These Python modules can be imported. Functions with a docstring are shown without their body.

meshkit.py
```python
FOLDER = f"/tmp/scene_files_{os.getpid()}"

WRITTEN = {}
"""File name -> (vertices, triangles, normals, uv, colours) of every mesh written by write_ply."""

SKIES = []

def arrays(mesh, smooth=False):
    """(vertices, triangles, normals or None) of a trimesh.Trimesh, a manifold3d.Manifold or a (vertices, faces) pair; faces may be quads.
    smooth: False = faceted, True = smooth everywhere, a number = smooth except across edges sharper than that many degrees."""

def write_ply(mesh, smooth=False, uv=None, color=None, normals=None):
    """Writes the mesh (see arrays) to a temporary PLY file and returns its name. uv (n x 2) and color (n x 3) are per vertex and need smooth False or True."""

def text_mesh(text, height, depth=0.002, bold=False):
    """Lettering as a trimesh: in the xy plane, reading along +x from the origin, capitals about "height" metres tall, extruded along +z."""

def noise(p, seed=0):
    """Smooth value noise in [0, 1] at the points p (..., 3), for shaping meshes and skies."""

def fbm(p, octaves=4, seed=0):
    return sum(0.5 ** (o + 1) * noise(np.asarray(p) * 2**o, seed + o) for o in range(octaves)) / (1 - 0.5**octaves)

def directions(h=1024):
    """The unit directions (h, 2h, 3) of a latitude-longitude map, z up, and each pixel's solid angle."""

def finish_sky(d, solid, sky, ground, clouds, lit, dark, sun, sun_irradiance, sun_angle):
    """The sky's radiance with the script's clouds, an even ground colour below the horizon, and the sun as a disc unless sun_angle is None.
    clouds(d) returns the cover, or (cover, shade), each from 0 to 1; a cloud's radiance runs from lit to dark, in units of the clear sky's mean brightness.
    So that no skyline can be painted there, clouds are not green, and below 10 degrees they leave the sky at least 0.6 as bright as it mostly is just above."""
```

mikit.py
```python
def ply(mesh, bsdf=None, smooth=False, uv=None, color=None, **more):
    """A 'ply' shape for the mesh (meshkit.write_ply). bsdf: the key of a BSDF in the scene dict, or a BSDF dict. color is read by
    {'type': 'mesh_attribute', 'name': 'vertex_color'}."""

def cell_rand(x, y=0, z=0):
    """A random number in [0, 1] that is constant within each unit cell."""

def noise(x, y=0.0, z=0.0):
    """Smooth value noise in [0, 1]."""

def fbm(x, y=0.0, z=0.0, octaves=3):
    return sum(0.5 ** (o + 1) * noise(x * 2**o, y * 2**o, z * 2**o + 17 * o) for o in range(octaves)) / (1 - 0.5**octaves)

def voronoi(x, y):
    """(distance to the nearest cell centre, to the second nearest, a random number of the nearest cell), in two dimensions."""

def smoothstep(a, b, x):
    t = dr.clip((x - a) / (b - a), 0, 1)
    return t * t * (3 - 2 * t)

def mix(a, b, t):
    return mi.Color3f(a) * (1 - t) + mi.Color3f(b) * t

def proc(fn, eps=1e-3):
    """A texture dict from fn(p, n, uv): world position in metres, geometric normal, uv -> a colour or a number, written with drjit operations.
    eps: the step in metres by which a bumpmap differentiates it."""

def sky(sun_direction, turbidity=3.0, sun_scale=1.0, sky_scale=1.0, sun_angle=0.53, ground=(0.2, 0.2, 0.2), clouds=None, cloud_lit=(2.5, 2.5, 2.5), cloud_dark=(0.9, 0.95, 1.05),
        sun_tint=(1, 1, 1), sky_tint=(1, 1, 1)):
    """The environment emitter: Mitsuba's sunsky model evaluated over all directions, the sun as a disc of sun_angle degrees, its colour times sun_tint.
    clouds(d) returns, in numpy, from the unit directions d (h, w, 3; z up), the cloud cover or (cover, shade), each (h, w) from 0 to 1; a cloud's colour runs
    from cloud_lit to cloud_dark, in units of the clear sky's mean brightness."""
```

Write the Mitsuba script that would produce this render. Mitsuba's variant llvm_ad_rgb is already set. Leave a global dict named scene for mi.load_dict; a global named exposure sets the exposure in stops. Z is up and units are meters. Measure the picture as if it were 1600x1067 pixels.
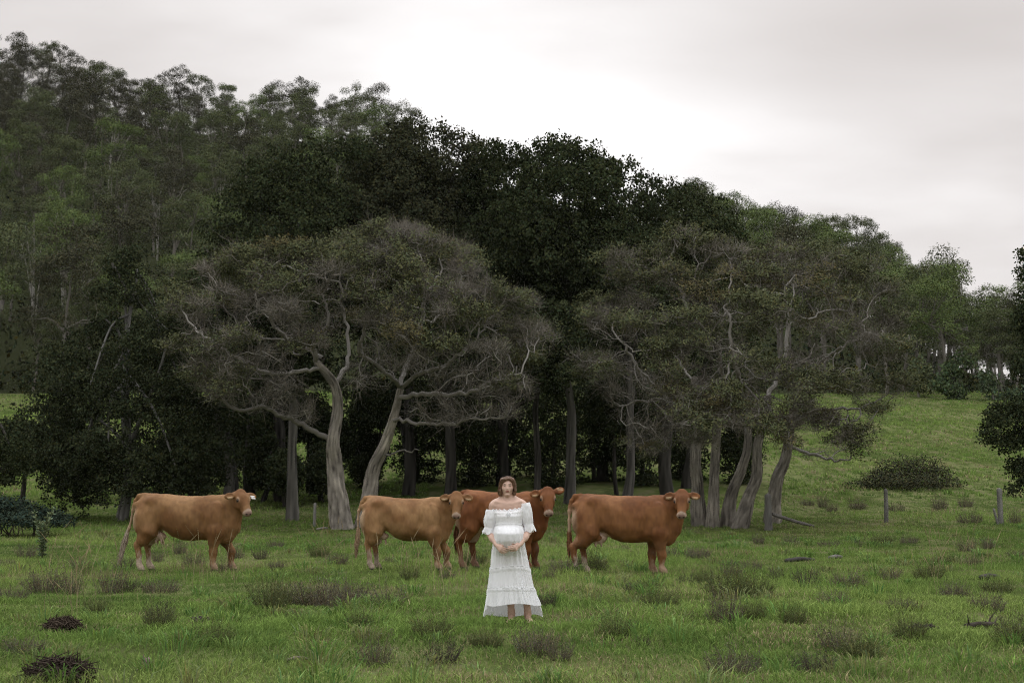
import math
import numpy as np
import trimesh
import drjit as dr
import mitsuba as mi
import mikit
import meshkit
from scipy.interpolate import PchipInterpolator
from scipy.spatial import cKDTree

T = mi.ScalarTransform4f
scene, labels = {}, {}

# ------------------------------------------------------------------ camera, sky, exposure
FOCAL, CX, CY = 2222.0, 800.0, 533.5          # the photograph's pixels (1600 x 1067)
CAM_H = 1.53
PITCH = math.atan((759 - CY) / FOCAL)
CP, SP = math.cos(PITCH), math.sin(PITCH)
scene['camera'] = {'type': 'thinlens', 'fov': math.degrees(2 * math.atan(800 / FOCAL)), 'fov_axis': 'x',
                   'aperture_radius': 0.005, 'focus_distance': 17.5,
                   'to_world': T().look_at(origin=[0, 0, CAM_H], target=[0, CP, CAM_H + SP], up=[0, 0, 1]),
                   'near_clip': 0.1, 'far_clip': 4000.0}
exposure = 4.27
SUN = np.array([0.02, 1.0, 0.23])


def overcast(d):
    """A closed cloud deck, brightest overhead and where the sun stands behind it, past the hill."""
    s = SUN / np.linalg.norm(SUN)
    z = np.clip(d[..., 2], 0, 1)
    ang = np.degrees(np.arccos(np.clip(d @ s, -1, 1)))
    q = d / (z[..., None] + 0.22)
    flat = q.reshape(-1, 3) * [1.0, 1.0, 0.0]
    n1 = meshkit.fbm(flat * [1.0, 1.7, 1] + [3.1, 7.7, 0.3], 5, 5).reshape(z.shape)
    n2 = meshkit.fbm(flat * [2.6, 5.0, 1] + [9.1, 1.7, 0.3], 6, 9).reshape(z.shape)
    az, el = np.degrees(np.arctan2(d[..., 0], d[..., 1])), np.degrees(np.arcsin(z))
    grey = np.exp(-((az - 14) / 10) ** 2 - ((el - 18.5) / 4.5) ** 2) * np.clip(n2 * 2.4 - 0.5, 0, 1.2)
    level = 0.77 + 2.6 * np.clip(z - 0.30, 0, 1) + 0.46 * np.exp(-(ang / 12.0) ** 2)
    level = level * (0.42 + 0.54 * n1 + 0.66 * n2) * (1 - 0.26 * grey) * (0.93 + 0.07 * np.cos(np.radians(az)))
    return np.ones_like(z), 1 - np.clip((level - 0.5) / 2.5, 0, 1)


HAZE = 0.000045
scene['air'] = {'type': 'homogeneous', 'albedo': 0.95, 'sigma_t': HAZE}
scene['camera']['medium'] = {'type': 'ref', 'id': 'air'}
scene['sky'] = mikit.sky(SUN, turbidity=4, sun_scale=0.0, sun_angle=12, clouds=overcast,
                         cloud_lit=(2.33, 2.37, 2.41), cloud_dark=(0.442, 0.402, 0.384), ground=(0.08, 0.09, 0.05))


# ------------------------------------------------------------------ helpers
def at(px, py, d):
    """The point of the line of sight through a pixel of the photograph that lies d metres ahead."""
    a, b = (px - CX) / FOCAL, -(py - CY) / FOCAL
    v = np.array([a, CP - b * SP, SP + b * CP])
    return np.array([0, 0, CAM_H]) + v * d / v[1]


def px_of(p):
    p = np.atleast_2d(p)
    y = p[:, 1] * CP + (p[:, 2] - CAM_H) * SP
    u = -p[:, 1] * SP + (p[:, 2] - CAM_H) * CP
    return CX + FOCAL * p[:, 0] / y, CY - FOCAL * u / y


def unit(v):
    return v / (np.linalg.norm(v, axis=-1, keepdims=True) + 1e-12)


def fbm2(x, y, scale, seed, octaves=3):
    x, y = np.broadcast_arrays(np.asarray(x, float), np.asarray(y, float))
    p = np.stack([x.ravel() / scale + 100, y.ravel() / scale + 100, np.full(x.size, 0.37)], 1)
    return meshkit.fbm(p, octaves, seed).reshape(x.shape)


class Bag:
    """Collects vertices, triangles and vertex colours into one mesh."""

    def __init__(self):
        self.v, self.f, self.c, self.n = [], [], [], 0

    def add(self, v, f, c):
        v = np.asarray(v, float)
        self.v.append(v)
        self.f.append(np.asarray(f, int) + self.n)
        self.c.append(np.broadcast_to(np.asarray(c, float), v.shape))
        self.n += len(v)
        return self

    def tris(self):
        return sum(len(f) for f in self.f)

    def dict(self, bsdf, smooth=False, **more):
        return mikit.ply((np.vstack(self.v), np.vstack(self.f)), bsdf, smooth=smooth, color=np.vstack(self.c), **more)


def put(key, bag, bsdf, smooth=False):
    scene[key] = bag.dict(bsdf, smooth)
    return key


def tag(key, label=None, category=None, group=None, kind=None):
    labels[key] = {k: v for k, v in dict(label=label, category=category, group=group, kind=kind).items() if v}


TAKEN = {}


def numbered(name):
    n = TAKEN.get(name, 0)
    TAKEN[name] = n + 1
    return name if n == 0 else f'{name}_{n:03d}'


def tube(P, R, sides=6, cap=True):
    P, R = np.asarray(P, float), np.broadcast_to(np.asarray(R, float), (len(P),))
    t = unit(np.gradient(P, axis=0))
    m = np.abs(unit(P[-1] - P[0]))
    ref = np.eye(3)[int(np.argmin(m))]
    a = unit(np.cross(t, ref))
    b = np.cross(t, a)
    ang = np.arange(sides) * 2 * np.pi / sides
    v = P[:, None] + R[:, None, None] * (np.cos(ang)[None, :, None] * a[:, None] + np.sin(ang)[None, :, None] * b[:, None])
    i, j = np.meshgrid(np.arange(len(P) - 1), np.arange(sides), indexing='ij')
    q = np.stack([i * sides + j, i * sides + (j + 1) % sides, (i + 1) * sides + (j + 1) % sides, (i + 1) * sides + j], -1).reshape(-1, 4)
    f = np.vstack([q[:, [0, 1, 2]], q[:, [0, 2, 3]]])
    v = v.reshape(-1, 3)
    if cap:
        n, k = len(v), np.arange(sides)
        v = np.vstack([v, P[-1] + t[-1] * R[-1] * 0.6, P[0]])
        e = (len(P) - 1) * sides
        f = np.vstack([f, np.stack([e + k, e + (k + 1) % sides, np.full(sides, n)], 1), np.stack([(k + 1) % sides, k, np.full(sides, n + 1)], 1)])
    return v, f


def spline(pts, n):
    """Catmull-Rom through the points, n samples per span; extra columns (radii) ride along."""
    p = np.asarray(pts, float)
    p = np.vstack([2 * p[0] - p[1], p, 2 * p[-1] - p[-2]])
    out = []
    for i in range(1, len(p) - 2):
        t = np.linspace(0, 1, n, endpoint=False)[:, None]
        a, b, c, d = p[i - 1:i + 3]
        out.append(0.5 * (2 * b + (c - a) * t + (2 * a - 5 * b + 4 * c - d) * t ** 2 + (3 * b - a - 3 * c + d) * t ** 3))
    return np.vstack(out + [p[-2:-1]])


def leaf_quads(C, A, L, W, col, rng, face=None):
    """Diamond leaves: base C, axis A (unit), length L, width W. face: the way each leaf's blade is turned, roughly."""
    n = len(C)
    L, W = np.broadcast_to(L, (n,))[:, None], np.broadcast_to(W, (n,))[:, None]
    if face is not None:
        N = unit(face + rng.normal(0, 0.42, (n, 3)))
        A = unit(A + rng.normal(0, 0.3, (n, 3)))
        A = unit(A - 0.85 * (A * N).sum(1, keepdims=True) * N)
        s = unit(np.cross(A, N)) * W / 2
    else:
        s = unit(np.cross(A, rng.normal(size=(n, 3)))) * W / 2
    m = C + A * L * 0.45
    v = np.stack([C, m + s, C + A * L, m - s], 1).reshape(-1, 3)
    k = np.arange(n)[:, None] * 4
    f = np.vstack([k + [0, 1, 2], k + [0, 2, 3]])
    return v, f, np.repeat(np.broadcast_to(col, (n, 3)), 4, axis=0)


def twig_cones(C, A, L, r, col, rng, bend=0.0):
    """Thin three-sided cones, as twigs."""
    n = len(C)
    L = np.broadcast_to(L, (n,))[:, None]
    r = np.broadcast_to(r, (n,))[:, None]
    a = unit(np.cross(A, rng.normal(size=(n, 3))))
    b = np.cross(A, a)
    ring = [C + r * (math.cos(w) * a + math.sin(w) * b) for w in (0, 2.094, 4.189)]
    v = np.stack(ring + [C + A * L], 1).reshape(-1, 3)
    k = np.arange(n)[:, None] * 4
    f = np.vstack([k + [0, 1, 3], k + [1, 2, 3], k + [2, 0, 3]])
    return v, f, np.repeat(np.broadcast_to(col, (n, 3)), 4, axis=0)


def sphere_dirs(n, rng, up=-1.0):
    """n directions, jittered Fibonacci, of those with z above up."""
    k = np.arange(n) + 0.5
    z = 1 - (1 - up) * k / n
    ph = k * 2.399963 + rng.uniform(0, 6.28)
    r = np.sqrt(np.clip(1 - z * z, 0, 1))
    return unit(np.stack([r * np.cos(ph), r * np.sin(ph), z], 1) + rng.normal(0, 0.12, (n, 3)))


def tint(base, n, rng, amount=0.25, warm=0.12):
    """n colours about a base: brightness and warmth differ from leaf to leaf."""
    k = np.exp(rng.normal(0, amount, (n, 1)))
    w = rng.normal(0, warm, (n, 1))
    return np.clip(np.asarray(base) * k * np.hstack([1 + w, np.ones((n, 1)), 1 - w]), 0.004, 0.9)


# materials shared by many things: the colours ride on the vertices
VC = {'type': 'mesh_attribute', 'name': 'vertex_color'}
scene['mat_leaf'] = {'type': 'twosided', 'nested': {'type': 'diffuse', 'reflectance': VC}}
scene['mat_blade'] = {'type': 'principledthin', 'base_color': VC, 'roughness': 0.6, 'diff_trans': 0.7, 'spec_trans': 0.0, 'eta': 1.3}
scene['mat_bark'] = {'type': 'twosided', 'nested': {'type': 'diffuse', 'reflectance': VC}}


def bark_ridges(p, n, uv):
    a = dr.atan2(n.y, n.x) * 3.0
    return mikit.fbm(p.x * 22 + a, p.y * 22, p.z * 2.2, 3)


scene['mat_paper_bark'] = {'type': 'twosided', 'nested': {'type': 'bumpmap', 'arbitrary': mikit.proc(bark_ridges, 0.008), 'scale': 0.10,
                                                         'nested': {'type': 'diffuse', 'reflectance': VC}}}


class Field:
    """A signed distance field on a grid, put together from blended primitives, then meshed as one surface (surface nets)."""

    def __init__(self, lo, hi, h):
        self.lo, self.h = np.asarray(lo, float), h
        self.n = np.ceil((np.asarray(hi) - self.lo) / h).astype(int) + 1
        self.a = np.full(self.n, 1.0, np.float32)

    def part(self, fn, lo, hi, k=0.02, cut=False):
        g = k + 3 * self.h
        i0 = np.clip(np.floor((np.asarray(lo) - g - self.lo) / self.h).astype(int), 0, self.n - 1)
        i1 = np.clip(np.ceil((np.asarray(hi) + g - self.lo) / self.h).astype(int) + 1, 1, self.n)
        if (i1 <= i0).any():
            return
        ax = [self.lo[c] + np.arange(i0[c], i1[c]) * self.h for c in range(3)]
        P = np.stack(np.meshgrid(*ax, indexing='ij'), -1)
        d = fn(P)
        sl = tuple(slice(a, b) for a, b in zip(i0, i1))
        o = self.a[sl]
        if cut:
            o, d = -o, d
        t = np.clip(0.5 + 0.5 * (o - d) / k, 0, 1)
        r = o + (d - o) * t - k * t * (1 - t)
        self.a[sl] = -r if cut else r

    def cone(self, a, b, ra, rb, k=0.02, flat=None):
        """A tapered limb from a to b. flat: (direction, factor) squeezes it across one direction."""
        a, b = np.asarray(a, float), np.asarray(b, float)
        ab = b - a
        L = ab @ ab + 1e-12

        def fn(P):
            q = P - a
            t = np.clip(q @ ab / L, 0, 1)
            w = q - t[..., None] * ab
            if flat is not None:
                u = unit(np.asarray(flat[0], float))
                w = w + (w @ u)[..., None] * u * (1 / flat[1] - 1)
            return np.linalg.norm(w, axis=-1) - (ra + (rb - ra) * t)

        m = max(ra, rb)
        self.part(fn, np.minimum(a, b) - m, np.maximum(a, b) + m, k)

    def chain(self, pts, k=0.02):
        for p, q in zip(pts[:-1], pts[1:]):
            self.cone(p[:3], q[:3], p[3], q[3], k)

    def ell(self, c, r, k=0.02, R=None, cut=False):
        """An ellipsoid; the rows of R are its axes."""
        c, r = np.asarray(c, float), np.asarray(r, float)
        R = np.eye(3) if R is None else np.asarray(R)

        def fn(P):
            q = (P - c) @ R.T
            k0 = np.linalg.norm(q / r, axis=-1)
            k1 = np.linalg.norm(q / (r * r), axis=-1)
            return k0 * (k0 - 1) / np.maximum(k1, 1e-9)

        e = np.sqrt((R.T ** 2) @ (r * r))
        self.part(fn, c - e, c + e, k, cut)

    def mesh(self, smooth=1):
        a, n = self.a, self.n
        s = a < 0
        cnt = np.zeros(n - 1, np.int8)
        for i in (0, 1):
            for j in (0, 1):
                for k in (0, 1):
                    cnt += s[i:n[0] - 1 + i, j:n[1] - 1 + j, k:n[2] - 1 + k]
        cells = np.argwhere((cnt > 0) & (cnt < 8))
        idx = np.full(n - 1, -1, np.int32)
        idx[tuple(cells.T)] = np.arange(len(cells))
        acc, num = np.zeros((len(cells), 3)), np.zeros(len(cells))
        for ax in range(3):
            e = np.eye(3, dtype=int)[ax]
            o1, o2 = [np.eye(3, dtype=int)[c] for c in range(3) if c != ax]
            for u in (0, 1):
                for w in (0, 1):
                    p = cells + u * o1 + w * o2
                    v0, v1 = a[tuple(p.T)], a[tuple((p + e).T)]
                    x = (v0 < 0) != (v1 < 0)
                    t = v0[x] / (v0[x] - v1[x])
                    acc[x] += p[x] + t[:, None] * e
                    num[x] += 1
        v = self.lo + acc / num[:, None] * self.h
        F = []
        for ax in range(3):
            e = np.eye(3, dtype=int)[ax]
            o1, o2 = [np.eye(3, dtype=int)[c] for c in ((ax + 1) % 3, (ax + 2) % 3)]
            s0 = s[:-1] if ax == 0 else s[:, :-1] if ax == 1 else s[:, :, :-1]
            s1 = s[1:] if ax == 0 else s[:, 1:] if ax == 1 else s[:, :, 1:]
            p = np.argwhere(s0 != s1)
            p = p[((p - o1 - o2) >= 0).all(1) & (p < n - 1).all(1)]
            inside = s[tuple(p.T)]
            q = np.stack([idx[tuple((p - o1 - o2).T)], idx[tuple((p - o2).T)], idx[tuple(p.T)], idx[tuple((p - o1).T)]], 1)
            q[~inside] = q[~inside][:, ::-1]
            F.append(q[(q >= 0).all(1)])
        f = np.vstack(F)
        f = np.vstack([f[:, [0, 1, 2]], f[:, [0, 2, 3]]])
        m = trimesh.Trimesh(v, f, process=False)
        e = m.edges_unique
        deg = np.bincount(e.ravel(), minlength=len(v)).clip(1)[:, None]
        for _ in range(2 * smooth):
            acc = np.zeros_like(v)
            np.add.at(acc, e[:, 0], v[e[:, 1]])
            np.add.at(acc, e[:, 1], v[e[:, 0]])
            v = v + 0.6 * (acc / deg - v)
        return trimesh.Trimesh(v, f, process=False)


def patchy(P, scale, seed, octaves=3):
    return meshkit.fbm(np.asarray(P) * scale + 50, octaves, seed)


def ramp(x, a, b):
    t = np.clip((x - a) / (b - a), 0, 1)
    return t * t * (3 - 2 * t)


# ------------------------------------------------------------------ the ground and the hill
EDGE = 138.0      # the forest starts about here
RIDGE_X = [-600, -300, -170, -119, -72, -35, 0, 44, 61, 71, 82, 94, 150, 300, 600]
RIDGE_Z = [150, 140, 118, 97, 83, 77, 64, 47, 41, 37.5, 29, 21, 13, 10, 8]
RIDGE_D = [380, 370, 350, 330, 320, 310, 300, 280, 270, 265, 260, 260, 260, 260, 260]


def terrain(x, y):
    x, y = np.broadcast_arrays(np.asarray(x, float), np.asarray(y, float))
    near = 0.34 * (fbm2(x, y, 7.0, 3) - 0.5) + 0.16 * (fbm2(x, y, 1.1, 4, 2) - 0.5)
    s = (y - 56) / 7.0
    rise = 7.0 * np.where(s > 20, s, np.log1p(np.exp(np.clip(s, -30, 20)))) * 0.128
    rise = rise + np.clip((y - 52) / 40, 0, 1) * 1.3 * (fbm2(x, y, 26, 6) - 0.5)
    ridge_x = x * 290 / np.maximum(y, 140)
    rz, rd = np.interp(ridge_x, RIDGE_X, RIDGE_Z), np.interp(ridge_x, RIDGE_X, RIDGE_D)
    foot = 7.0 * (EDGE - 56) / 7.0 * 0.128
    t = (y - EDGE) / (rd - EDGE)
    up = foot + (rz - foot) * np.clip(t, 0, 1) ** 1.12 - np.maximum(y - rd, 0) * 0.22
    up = up + np.clip(t * 3, 0, 1) * 5 * (fbm2(x, y, 45, 8) - 0.5)
    return np.where(y < EDGE, rise, up) + near


def on_ground(px, d, lift=0.0):
    """The ground d metres ahead under a pixel column."""
    a, x = (px - CX) / FOCAL, 0.0
    for _ in range(4):
        x = a * (d * CP + (float(terrain(x, d)) - CAM_H) * SP)
    return np.array([x, d, float(terrain(x, d)) + lift])


def ground_at(px, py):
    """Where the line of sight through a pixel meets the ground."""
    ds = np.linspace(9, 200, 1600)
    pts = np.array([at(px, py, d) for d in ds])
    hit = np.argmax(pts[:, 2] < terrain(pts[:, 0], pts[:, 1]))
    return on_ground(px, ds[hit] if hit > 0 else 60.0)


def sheet(xs, ys):
    X, Y = np.meshgrid(xs, ys)
    v = np.stack([X, Y, terrain(X, Y)], -1).reshape(-1, 3)
    i, j = np.meshgrid(np.arange(len(ys) - 1), np.arange(len(xs) - 1), indexing='ij')
    k, w = (i * len(xs) + j).ravel(), len(xs)
    return v, np.vstack([np.stack([k, k + 1, k + w + 1], 1), np.stack([k, k + w + 1, k + w], 1)])


def steps(*parts):
    return np.unique(np.round(np.concatenate([np.arange(*p) for p in parts]), 4))


xs = steps((-600, -60, 20), (-60, -22, 2), (-22, 22, 0.35), (22, 60, 2), (60, 601, 20))
ys_near = steps((-90, 6, 8), (6, 60, 0.35), (60, EDGE, 1.5), (EDGE, EDGE + 0.1, 1))
ys_far = steps((EDGE, 400, 5), (400, 521, 30))


def meadow_colour(p, n, uv):
    a = mikit.fbm(p.x * 0.35, p.y * 0.2, 0.0, 3)
    b = mikit.fbm(p.x * 2.1, p.y * 1.1, 5.0, 3)
    c = mikit.mix([0.068, 0.092, 0.026], [0.122, 0.138, 0.055], mikit.smoothstep(0.3, 0.7, a))
    c = mikit.mix(c, [0.130, 0.118, 0.066], mikit.smoothstep(0.52, 0.75, b) * 0.7)
    return mikit.mix(c, [0.042, 0.056, 0.018], mikit.smoothstep(0.55, 0.30, b) * 0.6)


def hill_colour(p, n, uv):
    a = mikit.fbm(p.x * 0.15, p.y * 0.15, p.z * 0.15, 4)
    return mikit.mix([0.018, 0.022, 0.010], [0.045, 0.05, 0.025], a)


scene['mat_meadow'] = {'type': 'diffuse', 'reflectance': mikit.proc(meadow_colour)}
scene['mat_hill'] = {'type': 'diffuse', 'reflectance': mikit.proc(hill_colour)}
scene['ground'] = mikit.ply(sheet(xs, ys_near), 'mat_meadow', smooth=True)
tag('ground', 'green cattle pasture, flat in front and rising towards the forest', kind='structure')
scene['hill'] = mikit.ply(sheet(xs, ys_far), 'mat_hill', smooth=True)
tag('hill', 'steep forested hill behind the pasture', kind='structure')

# the evening air, one box round everything
scene['haze'] = {'type': 'cube', 'to_world': T().translate([0, 220, 65]).scale([640, 340, 140]), 'bsdf': {'type': 'null'}, 'interior': {'type': 'ref', 'id': 'air'}}
tag('haze', 'thin evening haze over the valley', 'haze', kind='stuff')


# ------------------------------------------------------------------ the gum forest on the hill
GUM_TONES = {'dark': (0.062, 0.062, 0.038), 'mid': (0.092, 0.106, 0.052), 'fresh': (0.115, 0.150, 0.056)}


def gum_parts(seed, tone, height=16.0):
    """A tall gum: a pale forking trunk and an umbrella of small leaf clumps."""
    rng = np.random.default_rng(seed)
    wood, crown = Bag(), Bag()
    lean = rng.normal(0, 0.05, 2)
    fork = height * rng.uniform(0.38, 0.55)
    bark = np.array([0.20, 0.185, 0.165]) * rng.uniform(0.55, 1.1)

    def line(a, b, r0, r1, sag=0.0, n=6):
        t = np.linspace(0, 1, n)[:, None]
        p = a + (b - a) * t + np.array([0, 0, 1]) * sag * np.sin(np.pi * t) + rng.normal(0, 0.10, (n, 3)) * (np.sin(np.pi * t))
        wood.add(*tube(p, np.linspace(r0, r1, n), 5, cap=False), bark * rng.uniform(0.8, 1.2))
        return p

    top = np.array([lean[0] * fork, lean[1] * fork, fork])
    line(np.array([0, 0, -1.2]), top, 0.26, 0.17)
    n_lobes = rng.integers(22, 32)
    ph = np.arange(n_lobes) * 2.4 + rng.uniform(0, 6)
    rad = height * 0.23 * np.sqrt((np.arange(n_lobes) + 0.5) / n_lobes) * rng.uniform(0.6, 1.25, n_lobes)
    cz = height * (0.95 - 0.24 * (rad / (height * 0.23)) ** 2) - rng.uniform(0, 1, n_lobes) ** 1.4 * 0.42 * height
    cen = np.stack([rad * np.cos(ph), rad * np.sin(ph), cz], 1) + [top[0] * 1.5, top[1] * 1.5, 0]
    limbs = []
    for k in range(rng.integers(3, 6)):
        c = cen[rng.integers(n_lobes)]
        e = top + (c - top) * 0.65
        limbs.append(line(top + [0, 0, -rng.uniform(0, 2)], e, 0.13, 0.06, 0.4)[-1])
    limbs = np.array(limbs)
    for c in cen:
        b = limbs[np.argmin(np.linalg.norm(limbs - c, axis=1))]
        line(b, c, 0.055, 0.02, 0.0, 4)
        r = np.array([1, 1, rng.uniform(0.55, 0.95)]) * rng.uniform(0.55, 1.45)
        n = int(250 * r[0])
        d = sphere_dirs(n, rng, -0.45)
        p = c + d * r * rng.uniform(0.55, 1.08, (n, 1)) ** 0.7
        a = unit(d * 0.8 + [0, 0, -0.55] + rng.normal(0, 0.55, (n, 3)))
        p = p + rng.normal(0, 0.16, (n, 3))
        crown.add(*leaf_quads(p, a, rng.uniform(0.17, 0.37, n), rng.uniform(0.08, 0.15, n), tint(np.array(GUM_TONES[tone]) * rng.uniform(0.8, 1.2), n, rng, 0.10, 0.06), rng, unit(d + [0, 0, 0.25])))
    return wood, crown


for k, tone in enumerate(['dark', 'mid', 'fresh', 'dark', 'mid', 'mid', 'dark', 'fresh', 'mid']):
    wood, crown = gum_parts(100 + k, tone)
    scene[f'gum_kind_{k}'] = {'type': 'shapegroup', 'trunk': wood.dict('mat_bark'), 'crown': crown.dict('mat_leaf')}
KINDS = {'dark': [0, 3, 6], 'mid': [1, 4, 5, 8], 'fresh': [2, 7]}


def plant_gum(x, y, tone, scale, label, group, rng):
    key = numbered('gum_tree')
    z = float(terrain(x, y))
    s = scale * rng.uniform(0.9, 1.1)
    scene[key] = {'type': 'instance', 'to_world': T().translate([x, y, z]).rotate([0, 0, 1], rng.uniform(0, 360)).scale([s, s, scale]),
                  'group': {'type': 'ref', 'id': f'gum_kind_{rng.choice(KINDS[tone])}'}}
    tag(key, label, 'tree', group)


rng = np.random.default_rng(5)
cand = []
for y in np.arange(EDGE + 2, 345, 7.0):
    half = 0.40 * y + 8
    for x in np.arange(-half, half, 7.0):
        cand.append((x + rng.uniform(-3, 3), y + rng.uniform(-3, 3)))
cand = np.array(cand)
rng.shuffle(cand)
chosen = []
for x, y in cand:
    rx = x * 290 / y
    rd = np.interp(rx, RIDGE_X, RIDGE_D)
    if y > rd + 6:
        continue
    px, py = px_of([x, y, float(terrain(x, y)) + 9])
    px, py = px[0], py[0]
    if not ((px < 640 - max(0, 200 - py) * 0.6 and py < 640) or px > 1090) or px < -60 or px > 1660:
        continue
    if 330 < px < 690 and py > 400:
        continue
    if 1090 < px < 1400 and py > 560:
        continue
    # a spacing that grows with distance, tighter along the ridge
    gap = (5.2 if px < 700 else 4.6) if y > rd - 20 else (6.0 if px < 700 else 5.2) + (y - 140) * 0.010
    if any((x - a) ** 2 + (y - b) ** 2 < gap * gap for a, b in chosen):
        continue
    chosen.append((x, y))
for x, y in chosen:
    px, py = px_of([x, y, float(terrain(x, y)) + 9])
    u = rng.uniform()
    ridge = y > np.interp(x * 290 / y, RIDGE_X, RIDGE_D) - 14
    if px[0] < 690:
        tone = ('dark' if u < 0.7 else 'mid') if (py[0] < 230 and px[0] < 330) else ('mid' if u < 0.6 else 'fresh' if u < 0.8 else 'dark')
        what = ('gum tree standing along the ridge of the left hillside', 'gums on the left ridge') if ridge else ('gum tree in the forest on the left hillside', 'gums on the left hillside')
    else:
        tone = 'mid' if u < 0.5 else 'fresh' if u < 0.92 else 'dark'
        what = ('slender gum tree on the right ridge against the sky', 'gums on the right ridge') if ridge else ('gum tree in the forest on the right slope', 'gums on the right slope')
    plant_gum(x, y, tone, (0.78 if px[0] > 1490 else 1.0) * rng.uniform(0.74, 1.14) * (0.98 if ridge and px[0] < 700 else 1.0), *what, rng)
young = 0
for x, y, k_ in [(69.5, 262, 1.0), (72.0, 258, 0.95), (74.5, 262, 0.92), (77.0, 259, 0.88), (79.5, 261, 0.84), (66.5, 259, 0.98)]:
    plant_gum(x, y, 'mid', k_, 'slender gum tree on the right ridge against the sky', 'gums on the right ridge', rng)
for x, y in cand:
    rx = x * 290 / y
    rd = np.interp(rx, RIDGE_X, RIDGE_D)
    px, py = px_of([x, y, float(terrain(x, y)) + 5])
    if not (rd - 30 < y < rd + 14) or not (-40 < px[0] < 590 or 1100 < px[0] < 1640) or rng.uniform() < (0.1 if px[0] < 700 else 0.15):
        continue
    plant_gum(x, y, 'dark' if px[0] < 330 else 'mid', rng.uniform(0.38, 0.66), *(('young gum filling in under the crowns of the left ridge', 'young gums on the left ridge') if px[0] < 700 else ('young gum filling in under the crowns of the right ridge', 'young gums on the right ridge')), rng)
    young += 1
for x in np.arange(-64, 66, 3.6):
    x, y = x + rng.uniform(-1.2, 1.2), EDGE + rng.uniform(1, 9)
    px = px_of([x, y, 14.0])[0][0]
    if -40 < px < 330 or 1400 < px < 1640:
        plant_gum(x, y, rng.choice(['dark', 'mid', 'mid']), rng.uniform(0.42, 0.72), *(('young gum at the foot of the left hillside', 'young gums at the foot of the left hillside') if px < 700 else ('young gum at the forest edge above the right slope', 'young gums above the right slope')), rng)
        young += 1


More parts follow.
